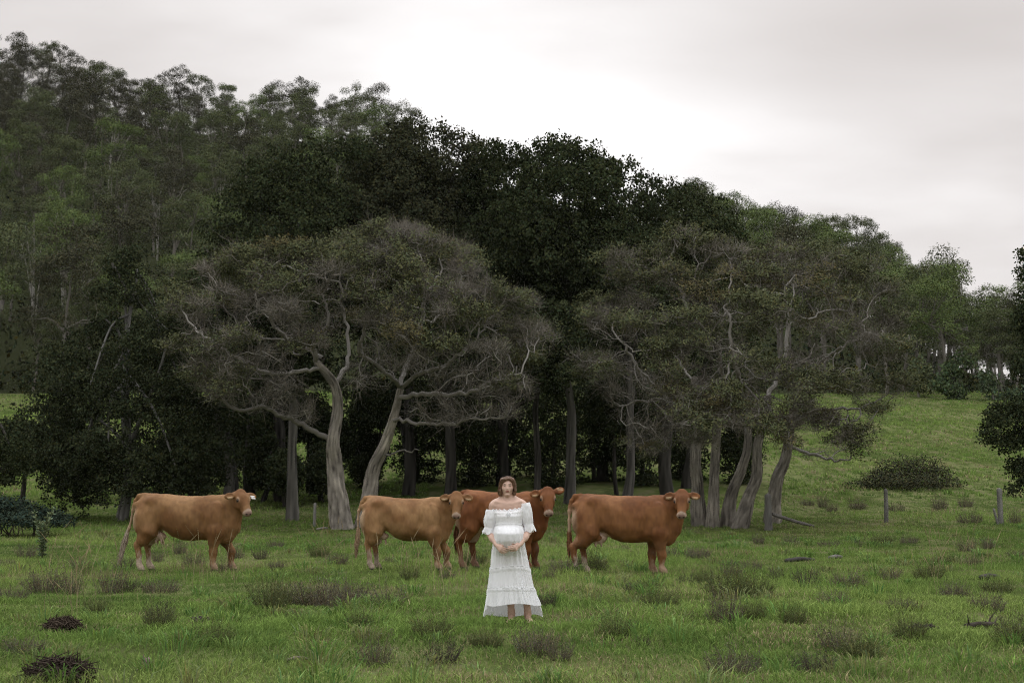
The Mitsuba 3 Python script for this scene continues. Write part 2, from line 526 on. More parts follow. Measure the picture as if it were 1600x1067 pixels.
# the same forest goes on to both sides of what the photograph shows
k = 0
for y in np.arange(EDGE + 3, 330, 12.0):
    for u_ in np.arange(-0.85, 0.86, 12.0 / y):
        x, y_ = u_ * y + rng.uniform(-3, 3), y + rng.uniform(-4, 4)
        if abs(u_) > 0.395 and y_ < np.interp(x * 290 / y_, RIDGE_X, RIDGE_D) + 5:
            k += 1
            s_ = rng.uniform(0.75, 1.15)
            scene[f'far_forest__{k:03d}'] = {'type': 'instance', 'to_world': T().translate([x, y_, float(terrain(x, y_))]).rotate([0, 0, 1], rng.uniform(0, 360)).scale(s_), 'group': {'type': 'ref', 'id': f'gum_kind_{rng.integers(9)}'}}
tag('far_forest', 'gum forest going on beside the part of the hill in view', 'forest', kind='stuff')


def hill_at(px, py):
    ds = np.linspace(138, 330, 800)
    z = np.array([at(px, py, d)[2] for d in ds])
    hit = np.argmax(z < terrain(np.array([at(px, py, d)[0] for d in ds]), ds))
    return on_ground(px, ds[hit] if hit else 200.0)


def pale_gum(px, py, tall, label, seed):
    """A gum whose bare pale stems show against the forest."""
    r = np.random.default_rng(seed)
    key = numbered('pale_gum_tree')
    p = hill_at(px, py)
    wood, crown = Bag(), Bag()
    for k in range(r.integers(3, 5)):
        e = p + [r.normal(0, tall * 0.13), r.normal(0, tall * 0.1), tall * r.uniform(0.72, 0.95)]
        m = p + (e - p) * [0.25, 0.25, 0.45]
        s_ = spline([p - [0, 0, 0.8], m, e], 6)
        wood.add(*tube(s_, np.linspace(0.11, 0.035, len(s_)), 6), np.array([0.36, 0.345, 0.32]) * r.uniform(0.8, 1.1))
        for _ in range(4):
            i = r.integers(5, len(s_) - 2)
            q = s_[i] + [r.normal(0, 1.5), r.normal(0, 1.2), r.uniform(1.0, 2.6)]
            wood.add(*tube(np.array([s_[i], (s_[i] + q) / 2 + r.normal(0, 0.15, 3), q]), [0.05, 0.035, 0.015], 5), np.array([0.34, 0.32, 0.30]) * r.uniform(0.8, 1.1))
            w = r.uniform(0.5, 1.0)
            n = int(90 * w)
            d = sphere_dirs(n, r, -0.4)
            crown.add(*leaf_quads(q + d * w * [1, 1, 0.7], unit(d + [0, 0, -0.5]), r.uniform(0.22, 0.45, n), r.uniform(0.1, 0.2, n), tint(GUM_TONES['mid'], n, r, 0.16, 0.08), r, unit(d + [0, 0, 0.25])))
    put(f'{key}__trunk', wood, 'mat_bark', True)
    put(f'{key}__crown', crown, 'mat_leaf')
    labels[f'{key}__crown'] = {'kind': 'stuff'}
    tag(key, label, 'tree')


for k, (px, py, tall, say) in enumerate([(168, 318, 17, 'tall gum with several bare white stems, high on the left hillside'), (344, 330, 17, 'gum with a thin pale trunk just left of the dense dark dome'), (246, 408, 13, 'gum with slanting pale stems low on the left hillside'),
                                         (52, 520, 15, 'gum with one pale trunk at the far left foot of the hillside'), (98, 478, 12, 'gum with a forked pale trunk, above the conical tree on the left'), (322, 392, 10, 'small pale stemmed gum beside the left edge of the dark dome'),
                                         (42, 205, 12, 'gum with pale upright stems near the left edge, below the ridge')]):
    pale_gum(px, py, tall, say, 800 + k)
print('gums', len(chosen), young)

# the undergrowth between the trunks
bag = Bag()
n = 36000
y = EDGE + (340 - EDGE) * rng.uniform(0, 1, n) ** 1.2
x = rng.uniform(-0.42, 0.42, n) * y
p = np.stack([x, y, terrain(x, y) + rng.uniform(0, 1, n) ** 2 * 2.4 * (0.4 + fbm2(x, y, 6, 12))], 1)
bag.add(*leaf_quads(p, unit(rng.normal(size=(n, 3)) + [0, 0, 0.5]), rng.uniform(0.4, 0.9, n), rng.uniform(0.2, 0.5, n), tint((0.035, 0.042, 0.02), n, rng, 0.3, 0.15), rng))
put('undergrowth', bag, 'mat_leaf')
tag('undergrowth', 'low dark scrub under the gums on the hill', 'undergrowth', kind='stuff')


# ------------------------------------------------------------------ branching trees
def colonize(nodes, parent, attract, step, reach, kill, rng, iters=90, jitter=0.25, lift=0.0):
    """Space colonization: branches grow from the given nodes towards the points."""
    nodes, parent, attract = [np.array(p) for p in nodes], list(parent), np.array(attract)
    for _ in range(iters):
        if not len(attract):
            break
        arr = np.array(nodes)
        dist, idx = cKDTree(arr).query(attract)
        live = dist < reach
        if not live.any():
            reach *= 1.5
            continue
        acc = np.zeros_like(arr)
        np.add.at(acc, idx[live], unit(attract[live] - arr[idx[live]]))
        grow = np.unique(idx[live])
        d = unit(unit(acc[grow]) + rng.normal(0, jitter, (len(grow), 3)) + [0, 0, lift])
        new = arr[grow] + d * step
        ok = cKDTree(arr).query(new)[0] > step * 0.55
        if not ok.any():
            attract = attract[dist > dist.min() + kill]
            continue
        for p, g in zip(new[ok], grow[ok]):
            nodes.append(p)
            parent.append(int(g))
        attract = attract[cKDTree(np.array(nodes)).query(attract)[0] > kill]
    return np.array(nodes), np.array(parent)


def chains_of(nodes, parent, tip=0.012, power=2.35, floor=None):
    """(points, radii) of every branch; radii by the pipe model."""
    n = len(nodes)
    acc, kids = np.zeros(n), [[] for _ in range(n)]
    for i in range(n - 1, -1, -1):
        if not kids[i]:
            acc[i] = tip ** power
        if parent[i] >= 0:
            acc[parent[i]] += acc[i]
            kids[parent[i]].append(i)
    r = acc ** (1 / power)
    if floor is not None:
        r = np.maximum(r, floor)
    out, start = [], [(i, None) for i in range(n) if parent[i] < 0]
    while start:
        i, before = start.pop()
        line, rad = ([nodes[before]] if before is not None else []), ([r[i]] if before is not None else [])
        while True:
            line.append(nodes[i])
            rad.append(r[i])
            if not kids[i]:
                break
            order = sorted(kids[i], key=lambda k: -r[k])
            start += [(k, i) for k in order[1:]]
            i = order[0]
        if len(line) > 1:
            out.append((np.array(line), np.array(rad)))
    ends = np.array([i for i in range(n) if not kids[i]])
    return out, ends, r


def lobed_points(lobes, count, rng, up=-0.5, lo=0.7, hi=1.06):
    """Points in the outer shell of ellipsoids (centre, radii), and the outward directions there."""
    P, D = [], []
    w = np.array([l[1][0] * l[1][2] for l in lobes])
    for (c, r), k in zip(lobes, np.maximum(1, (count * w / w.sum()).astype(int))):
        d = sphere_dirs(k, rng, up)
        P.append(c + d * r * rng.uniform(lo, hi, (k, 1)))
        D.append(unit(d / np.asarray(r)))
    return np.vstack(P), np.vstack(D)


def paperbark(key, trunks, limbs, lobes, seed, leaves=26000, twigs=15000, bare_spots=(), d=46.0, tone=1.0):
    """Trunks and limbs: polylines of (x, y, z, r). Each trunk is a part; branches, twigs and leaves follow the lobes."""
    rng = np.random.default_rng(seed)
    pale = np.array([0.245, 0.23, 0.212])
    for k, t in enumerate(trunks):
        s = spline(t, 7)
        b = Bag()
        q = np.linspace(0, 1, len(s) * 4)
        s = np.stack([np.interp(q, np.linspace(0, 1, len(s)), s[:, c]) for c in range(4)], 1)
        v, f = tube(s[:, :3], s[:, 3], 36)
        axis = np.vstack([np.repeat(s[:, :3], 36, axis=0), s[-1:, :3], s[:1, :3]])
        o = unit(v - axis)
        strip = meshkit.fbm(np.stack([o[:, 0] * 2.6 + 5 * k, o[:, 1] * 2.6, v[:, 2] * 0.8], 1) + 20, 2, seed)
        fine = meshkit.fbm(np.stack([o[:, 0] * 8 + 5 * k, o[:, 1] * 8, v[:, 2] * 2.4], 1) + 20, 4, seed + 1)
        stain = meshkit.fbm(v * [2.2, 2.2, 1.4] + 60, 3, seed + 7)
        v = axis + (v - axis) * (0.62 + 0.52 * strip + 0.34 * fine)[:, None]
        b.add(v, f, pale * 1.12 * tone * (0.25 + 1.9 * np.clip(fine * 1.5 - 0.25, 0.05, 1))[:, None] * (0.45 + 1.1 * stain)[:, None] * [1.0, 0.97, 0.92])
        put(f'{key}__trunk' + (f'_{k:03d}' if k else ''), b, 'mat_paper_bark', True)
    nodes, parent, floor = [], [], []
    for line in [t[-2:] for t in trunks] + limbs:
        s = spline(line, 6) if len(line) > 2 else np.asarray(line, float)
        wob = rng.normal(0, 0.035, (len(s), 3))
        wob[0] = wob[-1] = 0
        for i, q in enumerate(s):
            nodes.append(q[:3] + wob[i])
            parent.append(len(nodes) - 2 if i else -1)
            floor.append(q[3])
    n0 = len(nodes)
    pts, _ = lobed_points(lobes, 2000, rng, -0.6, 0.1, 0.95)
    # branches that carry no leaves, inside and below the dome
    hollow = [(at(a, b, d + o), np.array([w, w * 1.6, w * 0.8]) * d / FOCAL) for a, b, w in bare_spots for o in (-2.6, -0.6)]
    if hollow:
        pts = np.vstack([pts, lobed_points(hollow, len(hollow) * 24, rng, -1.0, 0.1, 1.0)[0]])
    nodes, parent = colonize(nodes, parent, pts, 0.28, 3.2, 0.40, rng, iters=80, jitter=0.42)
    fl = np.zeros(len(nodes))
    fl[:n0] = floor
    lines, ends, r = chains_of(nodes, parent, 0.013, 2.4, fl)
    wood = Bag()
    for p, q in lines:
        wood.add(*tube(p, q, 7 if q[0] > 0.06 else 4, cap=False), pale * rng.uniform(0.85, 1.4))
    put(f'{key}__branches', wood, 'mat_bark', True)
    labels[f'{key}__branches'] = {'kind': 'stuff'}
    # bare grey twigs fill the underside of the pads
    thin = np.where((r < 0.022) & (np.arange(len(nodes)) >= n0))[0]
    pick = rng.choice(thin, twigs)
    c = nodes[pick] + rng.normal(0, 0.10, (twigs, 3))
    out = unit(nodes[pick] - nodes[np.maximum(parent[pick], 0)])
    a = unit(out * 0.8 + [0, 0, 0.35] + rng.normal(0, 0.55, (twigs, 3)))
    tw = Bag()
    tw.add(*twig_cones(c, a, rng.uniform(0.22, 0.62, twigs), rng.uniform(0.005, 0.0095, twigs), tint((0.15, 0.136, 0.117), twigs, rng, 0.25, 0.03), rng))
    bare, d = lobed_points(lobes, twigs // 4, rng, -0.35, 0.75, 1.0)
    gap = meshkit.noise(bare * 0.9, seed) < 0.47
    bare, d = bare[gap], d[gap]
    n = len(bare) * 7
    c = np.repeat(bare - d * 0.15, 7, axis=0) + rng.normal(0, 0.05, (n, 3))
    a = unit(np.repeat(d, 7, axis=0) * 0.7 + [0, 0, 0.4] + rng.normal(0, 0.5, (n, 3)))
    tw.add(*twig_cones(c, a, rng.uniform(0.2, 0.5, n), rng.uniform(0.005, 0.009, n), tint((0.19, 0.173, 0.150), n, rng, 0.25, 0.03), rng))
    put(f'{key}__twigs', tw, 'mat_bark')
    labels[f'{key}__twigs'] = {'kind': 'stuff'}
    # leaves grow in tufts on the upper side of the pads
    tufts, d = lobed_points(lobes, leaves // 26, rng, 0.05, 0.82, 1.08)
    keep = meshkit.noise(tufts * 0.9, seed) > 0.40
    tufts = tufts + rng.normal(0, 0.08, tufts.shape)
    tufts, d = tufts[keep], d[keep]
    n = len(tufts) * 26
    near = np.repeat(tufts, 26, axis=0) + rng.normal(0, 1, (n, 3)) * [0.13, 0.13, 0.07]
    a = unit(np.repeat(d, 26, axis=0) * 0.5 + [0, 0, 0.45] + rng.normal(0, 0.5, (n, 3)))
    rust = (meshkit.noise(near * 0.5 + 40, seed) > 0.72)[:, None]
    col = tint((0.098, 0.106, 0.054), n, rng, 0.17, 0.07)
    col = np.where(rust, col * [1.12, 0.94, 0.95], col)
    lv = Bag()
    lv.add(*leaf_quads(near, a, rng.uniform(0.07, 0.16, n), rng.uniform(0.025, 0.05, n), col, rng, np.repeat(d, 26, axis=0) + [0, 0, 0.3]))
    put(f'{key}__foliage', lv, 'mat_leaf')
    labels[f'{key}__foliage'] = {'kind': 'stuff'}


def limb(points, d, r0, r1):
    """A polyline given as (px, py, offset in depth) at about d metres."""
    p = np.array([at(a, b, d + o) for a, b, o in points])
    return np.hstack([p, np.linspace(r0, r1, len(p))[:, None]])


def rooted(points, d, r0, r1):
    """As limb, but the first point stands on the ground and flares out."""
    s = limb(points, d, r0, r1)
    s[0, 2] = float(terrain(s[0, 0], s[0, 1])) - 0.15
    s[0, 3] = r0 * 1.35
    return s


def pads(spots, d, centre, half, depth, rng, both=0.6):
    """Foliage pads of a dome: each pixel spot lies on its front face, and most have a fellow on the back."""
    out = []
    for px, py, w in spots:
        q = 1 - ((px - centre[0]) / half[0]) ** 2 - ((py - centre[1]) / half[1]) ** 2
        off = depth * math.sqrt(max(q, 0.02))
        for sign in [-1] + [1] * (rng.uniform() < both):
            r = w / FOCAL * d * rng.uniform(0.9, 1.15)
            c = at(px + rng.normal(0, 4), py + rng.normal(0, 3) * (sign < 0), d + sign * off * rng.uniform(0.75, 1.0))
            for _ in range(3):
                w_ = r * rng.uniform(0.45, 0.75)
                out.append((c + rng.normal(0, 0.42, 3) * [r, r, r * 0.45], np.array([w_, w_, w_ * rng.uniform(0.45, 0.75)])))
    return out


rng = np.random.default_rng(21)
D1 = 46.0
left_pads = [(297, 456, 34), (304, 492, 36), (340, 432, 42), (358, 470, 44), (395, 412, 44), (430, 392, 40), (426, 437, 46), (480, 402, 44), (504, 442, 46), (533, 410, 44),
             (310, 590, 34), (345, 618, 26), (300, 545, 32), (330, 540, 38), (385, 530, 36), (440, 490, 42), (350, 590, 34), (470, 540, 34)]
paperbark('paperbark_tree', [rooted([(535, 822, 0), (527, 770, 0), (522, 725, 0.1), (520, 690, 0), (528, 640, 0.2), (522, 600, 0.2), (495, 566, 0)], D1, 0.29, 0.11)],
          [limb([(520, 690, 0), (480, 666, -0.3), (440, 650, -0.8), (410, 634, -1.2), (375, 642, -1.6), (345, 618, -1.8), (338, 585, -2)], D1, 0.095, 0.032),
           limb([(500, 575, 0), (450, 583, -0.8), (400, 578, -1.5), (370, 560, -2), (335, 535, -2.4), (310, 520, -2.4)], D1, 0.068, 0.028),
           limb([(495, 566, 0), (490, 540, -0.4), (505, 520, -0.8), (512, 495, -1.0), (500, 455, -0.8)], D1, 0.095, 0.032),
           limb([(505, 560, 0), (470, 540, 0.8), (435, 520, -1.5), (420, 490, -2.2), (400, 470, -2.6), (404, 440, -2.4)], D1, 0.075, 0.024),
           limb([(522, 600, 0.2), (545, 560, 1.2), (540, 500, 1.6), (530, 440, 1.2)], D1, 0.088, 0.032)],
          pads(left_pads, D1, (500, 590), (235, 215), 4.2, rng), 31, 50000, 8000, [(318, 545, 30), (360, 560, 34), (410, 560, 34), (450, 610, 34), (365, 610, 30), (420, 615, 30), (470, 520, 36), (300, 575, 26), (480, 640, 26)], D1)
tag('paperbark_tree', 'leftmost spreading paperbark, with a pale straight trunk and limbs reaching left', 'tree')
twin_pads = [(545, 388, 42), (570, 374, 40), (625, 362, 40), (572, 452, 44), (601, 372, 46), (648, 370, 44), (600, 420, 44), (655, 420, 46), (684, 392, 40), (728, 420, 44), (700, 455, 44), (772, 450, 42), (805, 480, 38),
             (752, 500, 42), (815, 522, 36), (700, 500, 42), (640, 470, 44), (592, 490, 40), (640, 530, 40), (787, 548, 36), (710, 545, 38), (560, 400, 42), (822, 565, 32), (800, 600, 26), (835, 530, 28)]
paperbark('paperbark_tree_001', [rooted([(569, 820, 0), (578, 770, 0), (585, 730, 0), (603, 690, -0.1), (616, 650, -0.2), (626, 608, -0.2)], D1 + 0.6, 0.27, 0.10)],
          [limb([(622, 622, -0.2), (660, 616, -0.8), (705, 616, -1.6), (745, 610, -2.2), (772, 592, -2.6), (815, 583, -2.8)], D1 + 0.6, 0.088, 0.032),
           limb([(612, 655, -0.2), (650, 660, -1.0), (700, 664, -1.8), (740, 655, -2.4), (790, 652, -2.8)], D1 + 0.6, 0.068, 0.024),
           limb([(626, 608, -0.2), (650, 588, -0.9), (690, 574, -1.8), (703, 566, -2.2), (735, 540, -2.4)], D1 + 0.6, 0.075, 0.024),
           limb([(626, 608, -0.2), (610, 585, -0.9), (565, 555, -1.4), (565, 530, -1.8), (575, 505, -2.0)], D1 + 0.6, 0.068, 0.024),
           limb([(626, 608, -0.2), (640, 560, 0.8), (660, 500, 1.0), (665, 440, 0.5)], D1 + 0.6, 0.088, 0.032),
           limb([(594, 712, 0), (628, 705, -0.6), (655, 703, -0.9)], D1 + 0.6, 0.041, 0.016)],
          pads(twin_pads, D1 + 0.6, (640, 590), (210, 235), 4.6, rng), 32, 66000, 10000, [(650, 565, 34), (690, 600, 34), (735, 585, 34), (780, 605, 34), (705, 640, 30), (760, 640, 30), (600, 560, 34), (820, 605, 28), (560, 600, 28), (660, 640, 28), (800, 640, 24)], D1)
tag('paperbark_tree_001', 'spreading paperbark leaning right, its long bare pale limbs reaching out above the two middle cows', 'tree')
right_pads = [(972, 410, 40), (1015, 402, 42), (1094, 392, 44), (1141, 400, 44), (1216, 402, 46), (1263, 394, 44), (1188, 438, 46), (1249, 424, 44), (1310, 410, 44), (1355, 430, 40),
              (1388, 460, 34), (1398, 500, 34), (1071, 430, 44), (987, 434, 40), (950, 478, 38), (932, 505, 30), (1104, 458, 46), (1094, 506, 46), (1160, 482, 46), (1212, 482, 46),
              (1296, 474, 44), (1282, 508, 44), (1198, 520, 44), (1071, 530, 44), (1352, 530, 42), (1388, 556, 34), (1390, 600, 30), (1366, 640, 28), (1352, 668, 24), (1330, 690, 26),
              (916, 570, 32), (954, 578, 30), (1066, 620, 38), (1047, 586, 40), (1141, 610, 40), (1207, 586, 42), (1282, 604, 42), (1015, 700, 26), (1000, 500, 42), (1020, 545, 40), (1330, 600, 40), (1300, 655, 36), (1062, 652, 34), (1105, 662, 34), (1148, 668, 34), (1190, 664, 34), (1232, 668, 34), (1272, 672, 32), (1085, 690, 26), (1212, 694, 26), (1170, 640, 36), (1120, 636, 36), (1250, 640, 36), (1320, 690, 28), (1342, 712, 18)]
D2 = 47.0
paperbark('paperbark_tree_002',
          [rooted([(1093, 820, 0), (1090, 762, 0), (1086, 715, 0), (1092, 650, 0.3), (1085, 590, 0.5)], D2, 0.21, 0.11),
           rooted([(1113, 820, -0.5), (1115, 762, -0.5), (1118, 715, -0.4), (1122, 655, -0.3), (1130, 590, 0)], D2, 0.17, 0.10),
           rooted([(1136, 820, -0.1), (1142, 776, 0), (1160, 729, 0), (1169, 685, 0.2), (1165, 610, 0.5)], D2, 0.20, 0.10),
           rooted([(1154, 820, -0.8), (1169, 780, -0.7), (1183, 743, -0.6), (1184, 696, -0.5), (1200, 620, -0.3)], D2, 0.22, 0.11),
           rooted([(1205, 806, 1.2), (1214, 752, 1.2), (1228, 715, 1.2), (1236, 660, 1.0), (1250, 600, 0.8)], D2, 0.23, 0.10)],
          [limb([(1232, 700, 1.2), (1282, 713, 0.4), (1310, 720, 0.0), (1335, 712, -0.2)], D2, 0.061, 0.024),
           limb([(1250, 600, 0.8), (1290, 560, -1.0), (1320, 540, -2), (1360, 520, -2)], D2, 0.075, 0.024),
           limb([(1236, 660, 1.0), (1280, 640, -0.5), (1330, 640, -1.2), (1365, 630, -1.4)], D2, 0.068, 0.024),
           limb([(1092, 650, 0.3), (1047, 626, -0.6), (1000, 626, -1.2), (968, 635, -1.5)], D2, 0.061, 0.024),
           limb([(1047, 626, -0.6), (1010, 590, -1.4), (985, 555, -1.8), (970, 530, -2)], D2, 0.048, 0.020),
           limb([(1165, 610, 0.5), (1155, 590, -2.4), (1142, 545, -3.2), (1140, 500, -3.4), (1130, 480, -3.2)], D2, 0.068, 0.024),
           limb([(1130, 590, 0), (1120, 540, -1), (1080, 490, -1.6), (1060, 450, -1.4)], D2, 0.068, 0.024),
           limb([(1200, 620, -0.3), (1225, 560, 0.6), (1230, 500, 0.8), (1225, 440, 0.4)], D2, 0.082, 0.024)],
          pads(right_pads, D2, (1165, 620), (255, 245), 4.6, rng), 33, 110000, 17000, [(1000, 600, 32), (1050, 640, 34), (1100, 610, 34), (1150, 645, 34), (1205, 645, 34), (1260, 650, 34), (1310, 650, 30), (1010, 680, 26), (1340, 690, 22), (960, 610, 24), (1250, 560, 36), (1130, 560, 36)], D2, 0.72)
tag('paperbark_tree_002', 'many stemmed paperbark with a broad grey twiggy crown, right of the cows', 'tree')


# ------------------------------------------------------------------ dense dark trees behind and beside the paperbarks
def dense_tree(name, trunk, lobes, seed, leaves, colour, size, label, bark=(0.045, 0.042, 0.038), group=None, droop=0.2, limbs=5):
    rng = np.random.default_rng(seed)
    key = numbered(name)
    wood = Bag()
    s = spline(trunk, 6)
    q = np.linspace(0, 1, 40)
    s = np.stack([np.interp(q, np.linspace(0, 1, len(s)), s[:, c]) for c in range(4)], 1)
    s[:, :2] += (meshkit.noise(np.stack([s[:, 2] * 0.45, s[:, 2] * 0 + seed, s[:, 2] * 0], 1), seed) - 0.5)[:, None] * [0.5, 0.3]
    v, f = tube(s[:, :3], s[:, 3], 20)
    axis = np.vstack([np.repeat(s[:, :3], 20, axis=0), s[-1:, :3], s[:1, :3]])
    o = unit(v - axis)
    fine = meshkit.fbm(np.stack([o[:, 0] * 5, o[:, 1] * 5, v[:, 2] * 0.8], 1) + 20, 3, seed + 1)
    v = axis + (v - axis) * (0.7 + 0.6 * fine)[:, None]
    col = np.array(bark) * (0.2 + 1.9 * np.clip(fine * 1.4 - 0.2, 0.05, 1))[:, None]
    wood.add(v, f, col)
    for k in range(limbs):
        i = rng.integers(len(s) // 2, len(s))
        c = lobes[rng.integers(len(lobes))][0]
        p = spline([s[i, :3], (s[i, :3] + c) / 2 + rng.normal(0, 0.3, 3) + [0, 0, 0.3], c], 5)
        wood.add(*tube(p, np.linspace(s[i, 3] * 0.55, 0.03, len(p)), 6), np.array(bark) * rng.uniform(0.7, 1.2))
    put(f'{key}__trunk', wood, 'mat_bark', True)
    per = 32
    tufts, d = lobed_points(lobes, leaves // per, rng, -0.75, 0.4, 1.05)
    n = len(tufts) * per
    sp = size * 1.05
    c = np.repeat(tufts, per, axis=0) + rng.normal(0, sp, (n, 3)) * [1, 1, 0.7]
    a = unit(np.repeat(d, per, axis=0) * 0.7 + [0, 0, 0.1 - droop] + rng.normal(0, 0.6, (n, 3)))
    tone = np.repeat(rng.uniform(0.82, 1.2, (len(tufts), 1)), per, axis=0)
    lv = Bag()
    lv.add(*leaf_quads(c, a, rng.uniform(0.7, 1.3, n) * size, rng.uniform(0.55, 0.80, n) * size, tint(colour, n, rng, 0.18, 0.08) * tone, rng, np.repeat(d, per, axis=0) * [1, 1, 0.35] - [0, 0, 0.05]))
    put(f'{key}__foliage', lv, 'mat_leaf')
    labels[f'{key}__foliage'] = {'kind': 'stuff'}
    tag(key, label, 'tree', group)
    return key


def crown_lobes(cx, cy, rx, ry, d, deep, count, rng, size=0.30, low=-0.7):
    """Lobes set over an egg-shaped crown given by its pixel centre and half sizes."""
    c, k = at(cx, cy, d), d / FOCAL
    dirs = sphere_dirs(count, rng, low)
    r = np.array([rx * k, deep, ry * k])
    out = []
    for q in dirs:
        w = rng.uniform(0.75, 1.25) * size * rx * k
        out.append((c + q * (r - w * 0.8) * rng.uniform(0.82, 1.04), np.array([w, w, w * 0.75])))
    out.append((c, r * 0.6))
    return out


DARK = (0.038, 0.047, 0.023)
rng = np.random.default_rng(44)


def dark(trunk_px, d, cx, cy, rx, ry, deep, lobes, leaves, label, seed, r=0.22, colour=DARK, size=0.135, bark=(0.045, 0.042, 0.038), name='dense_tree', group=None, low=-0.7, extra=()):
    base = on_ground(trunk_px, d)
    mid, top = at((trunk_px * 2 + cx) / 3, cy + ry * 0.55, d), at(cx, cy - ry * 0.4, d)
    trunk = [[*base - [0, 0, 0.2], r * 1.35], [base[0] + (mid[0] - base[0]) * 0.3, d, base[2] + (mid[2] - base[2]) * 0.4, r], [*mid, r * 0.8], [*top, r * 0.35]]
    ls = crown_lobes(cx, cy, rx, ry, d, deep, lobes, rng, low=low) + [(at(a, b, d + o), np.array([w, w, w * 0.75]) * d / FOCAL) for a, b, w, o in extra]
    dense_tree(name, trunk, ls, seed, int(leaves * 1.5), colour, size, label, bark, group)


dark(430, 60, 465, 420, 135, 190, 4.5, 60, 40000, 'dense dark rainforest tree rising behind the left paperbark, its top against the forest', 51, extra=[(395, 275, 34, 0), (430, 255, 34, 0), (365, 310, 34, 0), (350, 360, 40, 0), (480, 240, 34, 0), (530, 235, 34, 0), (560, 240, 36, 0), (345, 410, 40, 0)])
dark(640, 63, 625, 385, 125, 195, 4.5, 60, 50000, 'tallest dense dark tree with a feathery brownish top against the sky', 52, colour=(0.046, 0.050, 0.028), extra=[(650, 203, 30, 0), (690, 212, 30, 0), (612, 218, 30, 0), (722, 226, 32, 0), (745, 240, 34, 0), (580, 240, 34, 0)])
dark(790, 66, 765, 400, 110, 185, 4.5, 54, 36000, 'dense dark tree filling the gap between the two highest crowns', 53)
dark(890, 58, 880, 380, 125, 172, 4.5, 60, 40000, 'dense dark tree with a rounded top and a tall grey trunk right of the woman', 54, r=0.17, bark=(0.10, 0.095, 0.088), extra=[(850, 234, 30, 0), (880, 232, 30, 0), (915, 248, 34, 0), (950, 266, 34, 0), (810, 246, 32, 0), (775, 240, 34, 0)])
dark(1045, 61, 1045, 425, 120, 140, 4.5, 54, 36000, 'dense dark tree sloping down behind the right paperbark', 55, extra=[(1130, 350, 32, 0), (1100, 326, 32, 0), (1060, 308, 34, 0), (1020, 292, 34, 0), (975, 272, 36, 0), (1145, 375, 34, 0), (1000, 330, 44, 0)])
dark(978, 56, 980, 480, 90, 150, 3.5, 30, 14000, 'dark tree with a grey trunk just left of the right paperbark', 56, r=0.15, bark=(0.085, 0.08, 0.074))
dark(700, 55, 700, 520, 110, 150, 3.0, 34, 15000, 'dark tree behind the long pale limbs above the woman', 57, r=0.2)
dark(845, 54, 850, 560, 70, 110, 2.6, 24, 10000, 'slim dark tree close behind the woman, under the tall crowns', 58, r=0.12)
dark(355, 57, 330, 560, 85, 165, 3.5, 32, 16000, 'dark tree wedged between the conical tree and the left paperbark', 59, r=0.24)
dark(468, 50, 470, 560, 55, 90, 2.0, 18, 7000, 'slender tree with a straight grey trunk left of the paperbark trunk', 60, r=0.17, bark=(0.14, 0.133, 0.122))
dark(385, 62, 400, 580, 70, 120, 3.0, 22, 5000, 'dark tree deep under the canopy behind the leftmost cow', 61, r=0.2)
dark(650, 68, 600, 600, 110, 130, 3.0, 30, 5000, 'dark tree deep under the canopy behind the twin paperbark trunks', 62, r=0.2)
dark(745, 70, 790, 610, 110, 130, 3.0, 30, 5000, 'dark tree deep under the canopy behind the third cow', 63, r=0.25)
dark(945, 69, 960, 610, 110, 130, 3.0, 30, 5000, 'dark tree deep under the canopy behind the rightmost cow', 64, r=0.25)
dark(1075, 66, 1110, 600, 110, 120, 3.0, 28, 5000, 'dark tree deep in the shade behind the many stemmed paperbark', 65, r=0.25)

# the conical tree on the left, in tiers of drooping boughs
d0 = 49.0
ls = []
for py, half, cnt in [(402, 20, 3), (430, 34, 5), (465, 50, 7), (505, 72, 9), (550, 105, 11), (595, 135, 13), (640, 150, 14), (690, 160, 14), (725, 155, 14), (752, 130, 11)]:
    for k in range(cnt):
        an = 2 * np.pi * (k + rng.uniform(-0.3, 0.3)) / cnt
        q = rng.uniform(0.55, 1.0) if half > 40 else rng.uniform(0.2, 0.8)
        w = (18 + half * 0.20) * rng.uniform(0.8, 1.2) * d0 / FOCAL
        c = at(195 + (0.0 if py < 560 else -8) + half * q * math.cos(an), py + rng.normal(0, 9) + (10 if q > 0.8 else 0), d0 + half * q * math.sin(an) * 0.018)
        ls.append((c, np.array([w, w, w * 0.6])))
b0 = on_ground(200, d0)
dense_tree('conical_tree', [[*b0 - [0, 0, 0.2], 0.22], [b0[0] + 0.02, d0, 1.6, 0.17], [*at(200, 640, d0), 0.14], [*at(204, 420, d0), 0.04]], ls, 71, 88000, (0.038, 0.046, 0.024), 0.10,
           'dark conical tree with drooping boughs and a pale grey trunk, behind the leftmost cow', (0.19, 0.185, 0.175), limbs=14)
ls = [(at(a, b, 43 + o), np.array([w, w, w * 0.7]) * 43 / FOCAL) for a, b, w, o in [(-60, 640, 50, 0), (-20, 690, 38, 0), (18, 700, 30, -0.5), (35, 730, 24, 0), (-30, 740, 40, 0.5), (-80, 700, 50, 1), (10, 745, 22, 0), (-90, 590, 60, 0)]]
b0 = on_ground(-110, 43)
dense_tree('overhanging_tree', [[*b0 - [0, 0, 0.2], 0.25], [b0[0], 43, 2.5, 0.2], [*at(-85, 600, 43), 0.1]], ls, 72, 18000, DARK, 0.09, 'dark boughs of a tree reaching in at the left edge of the picture')
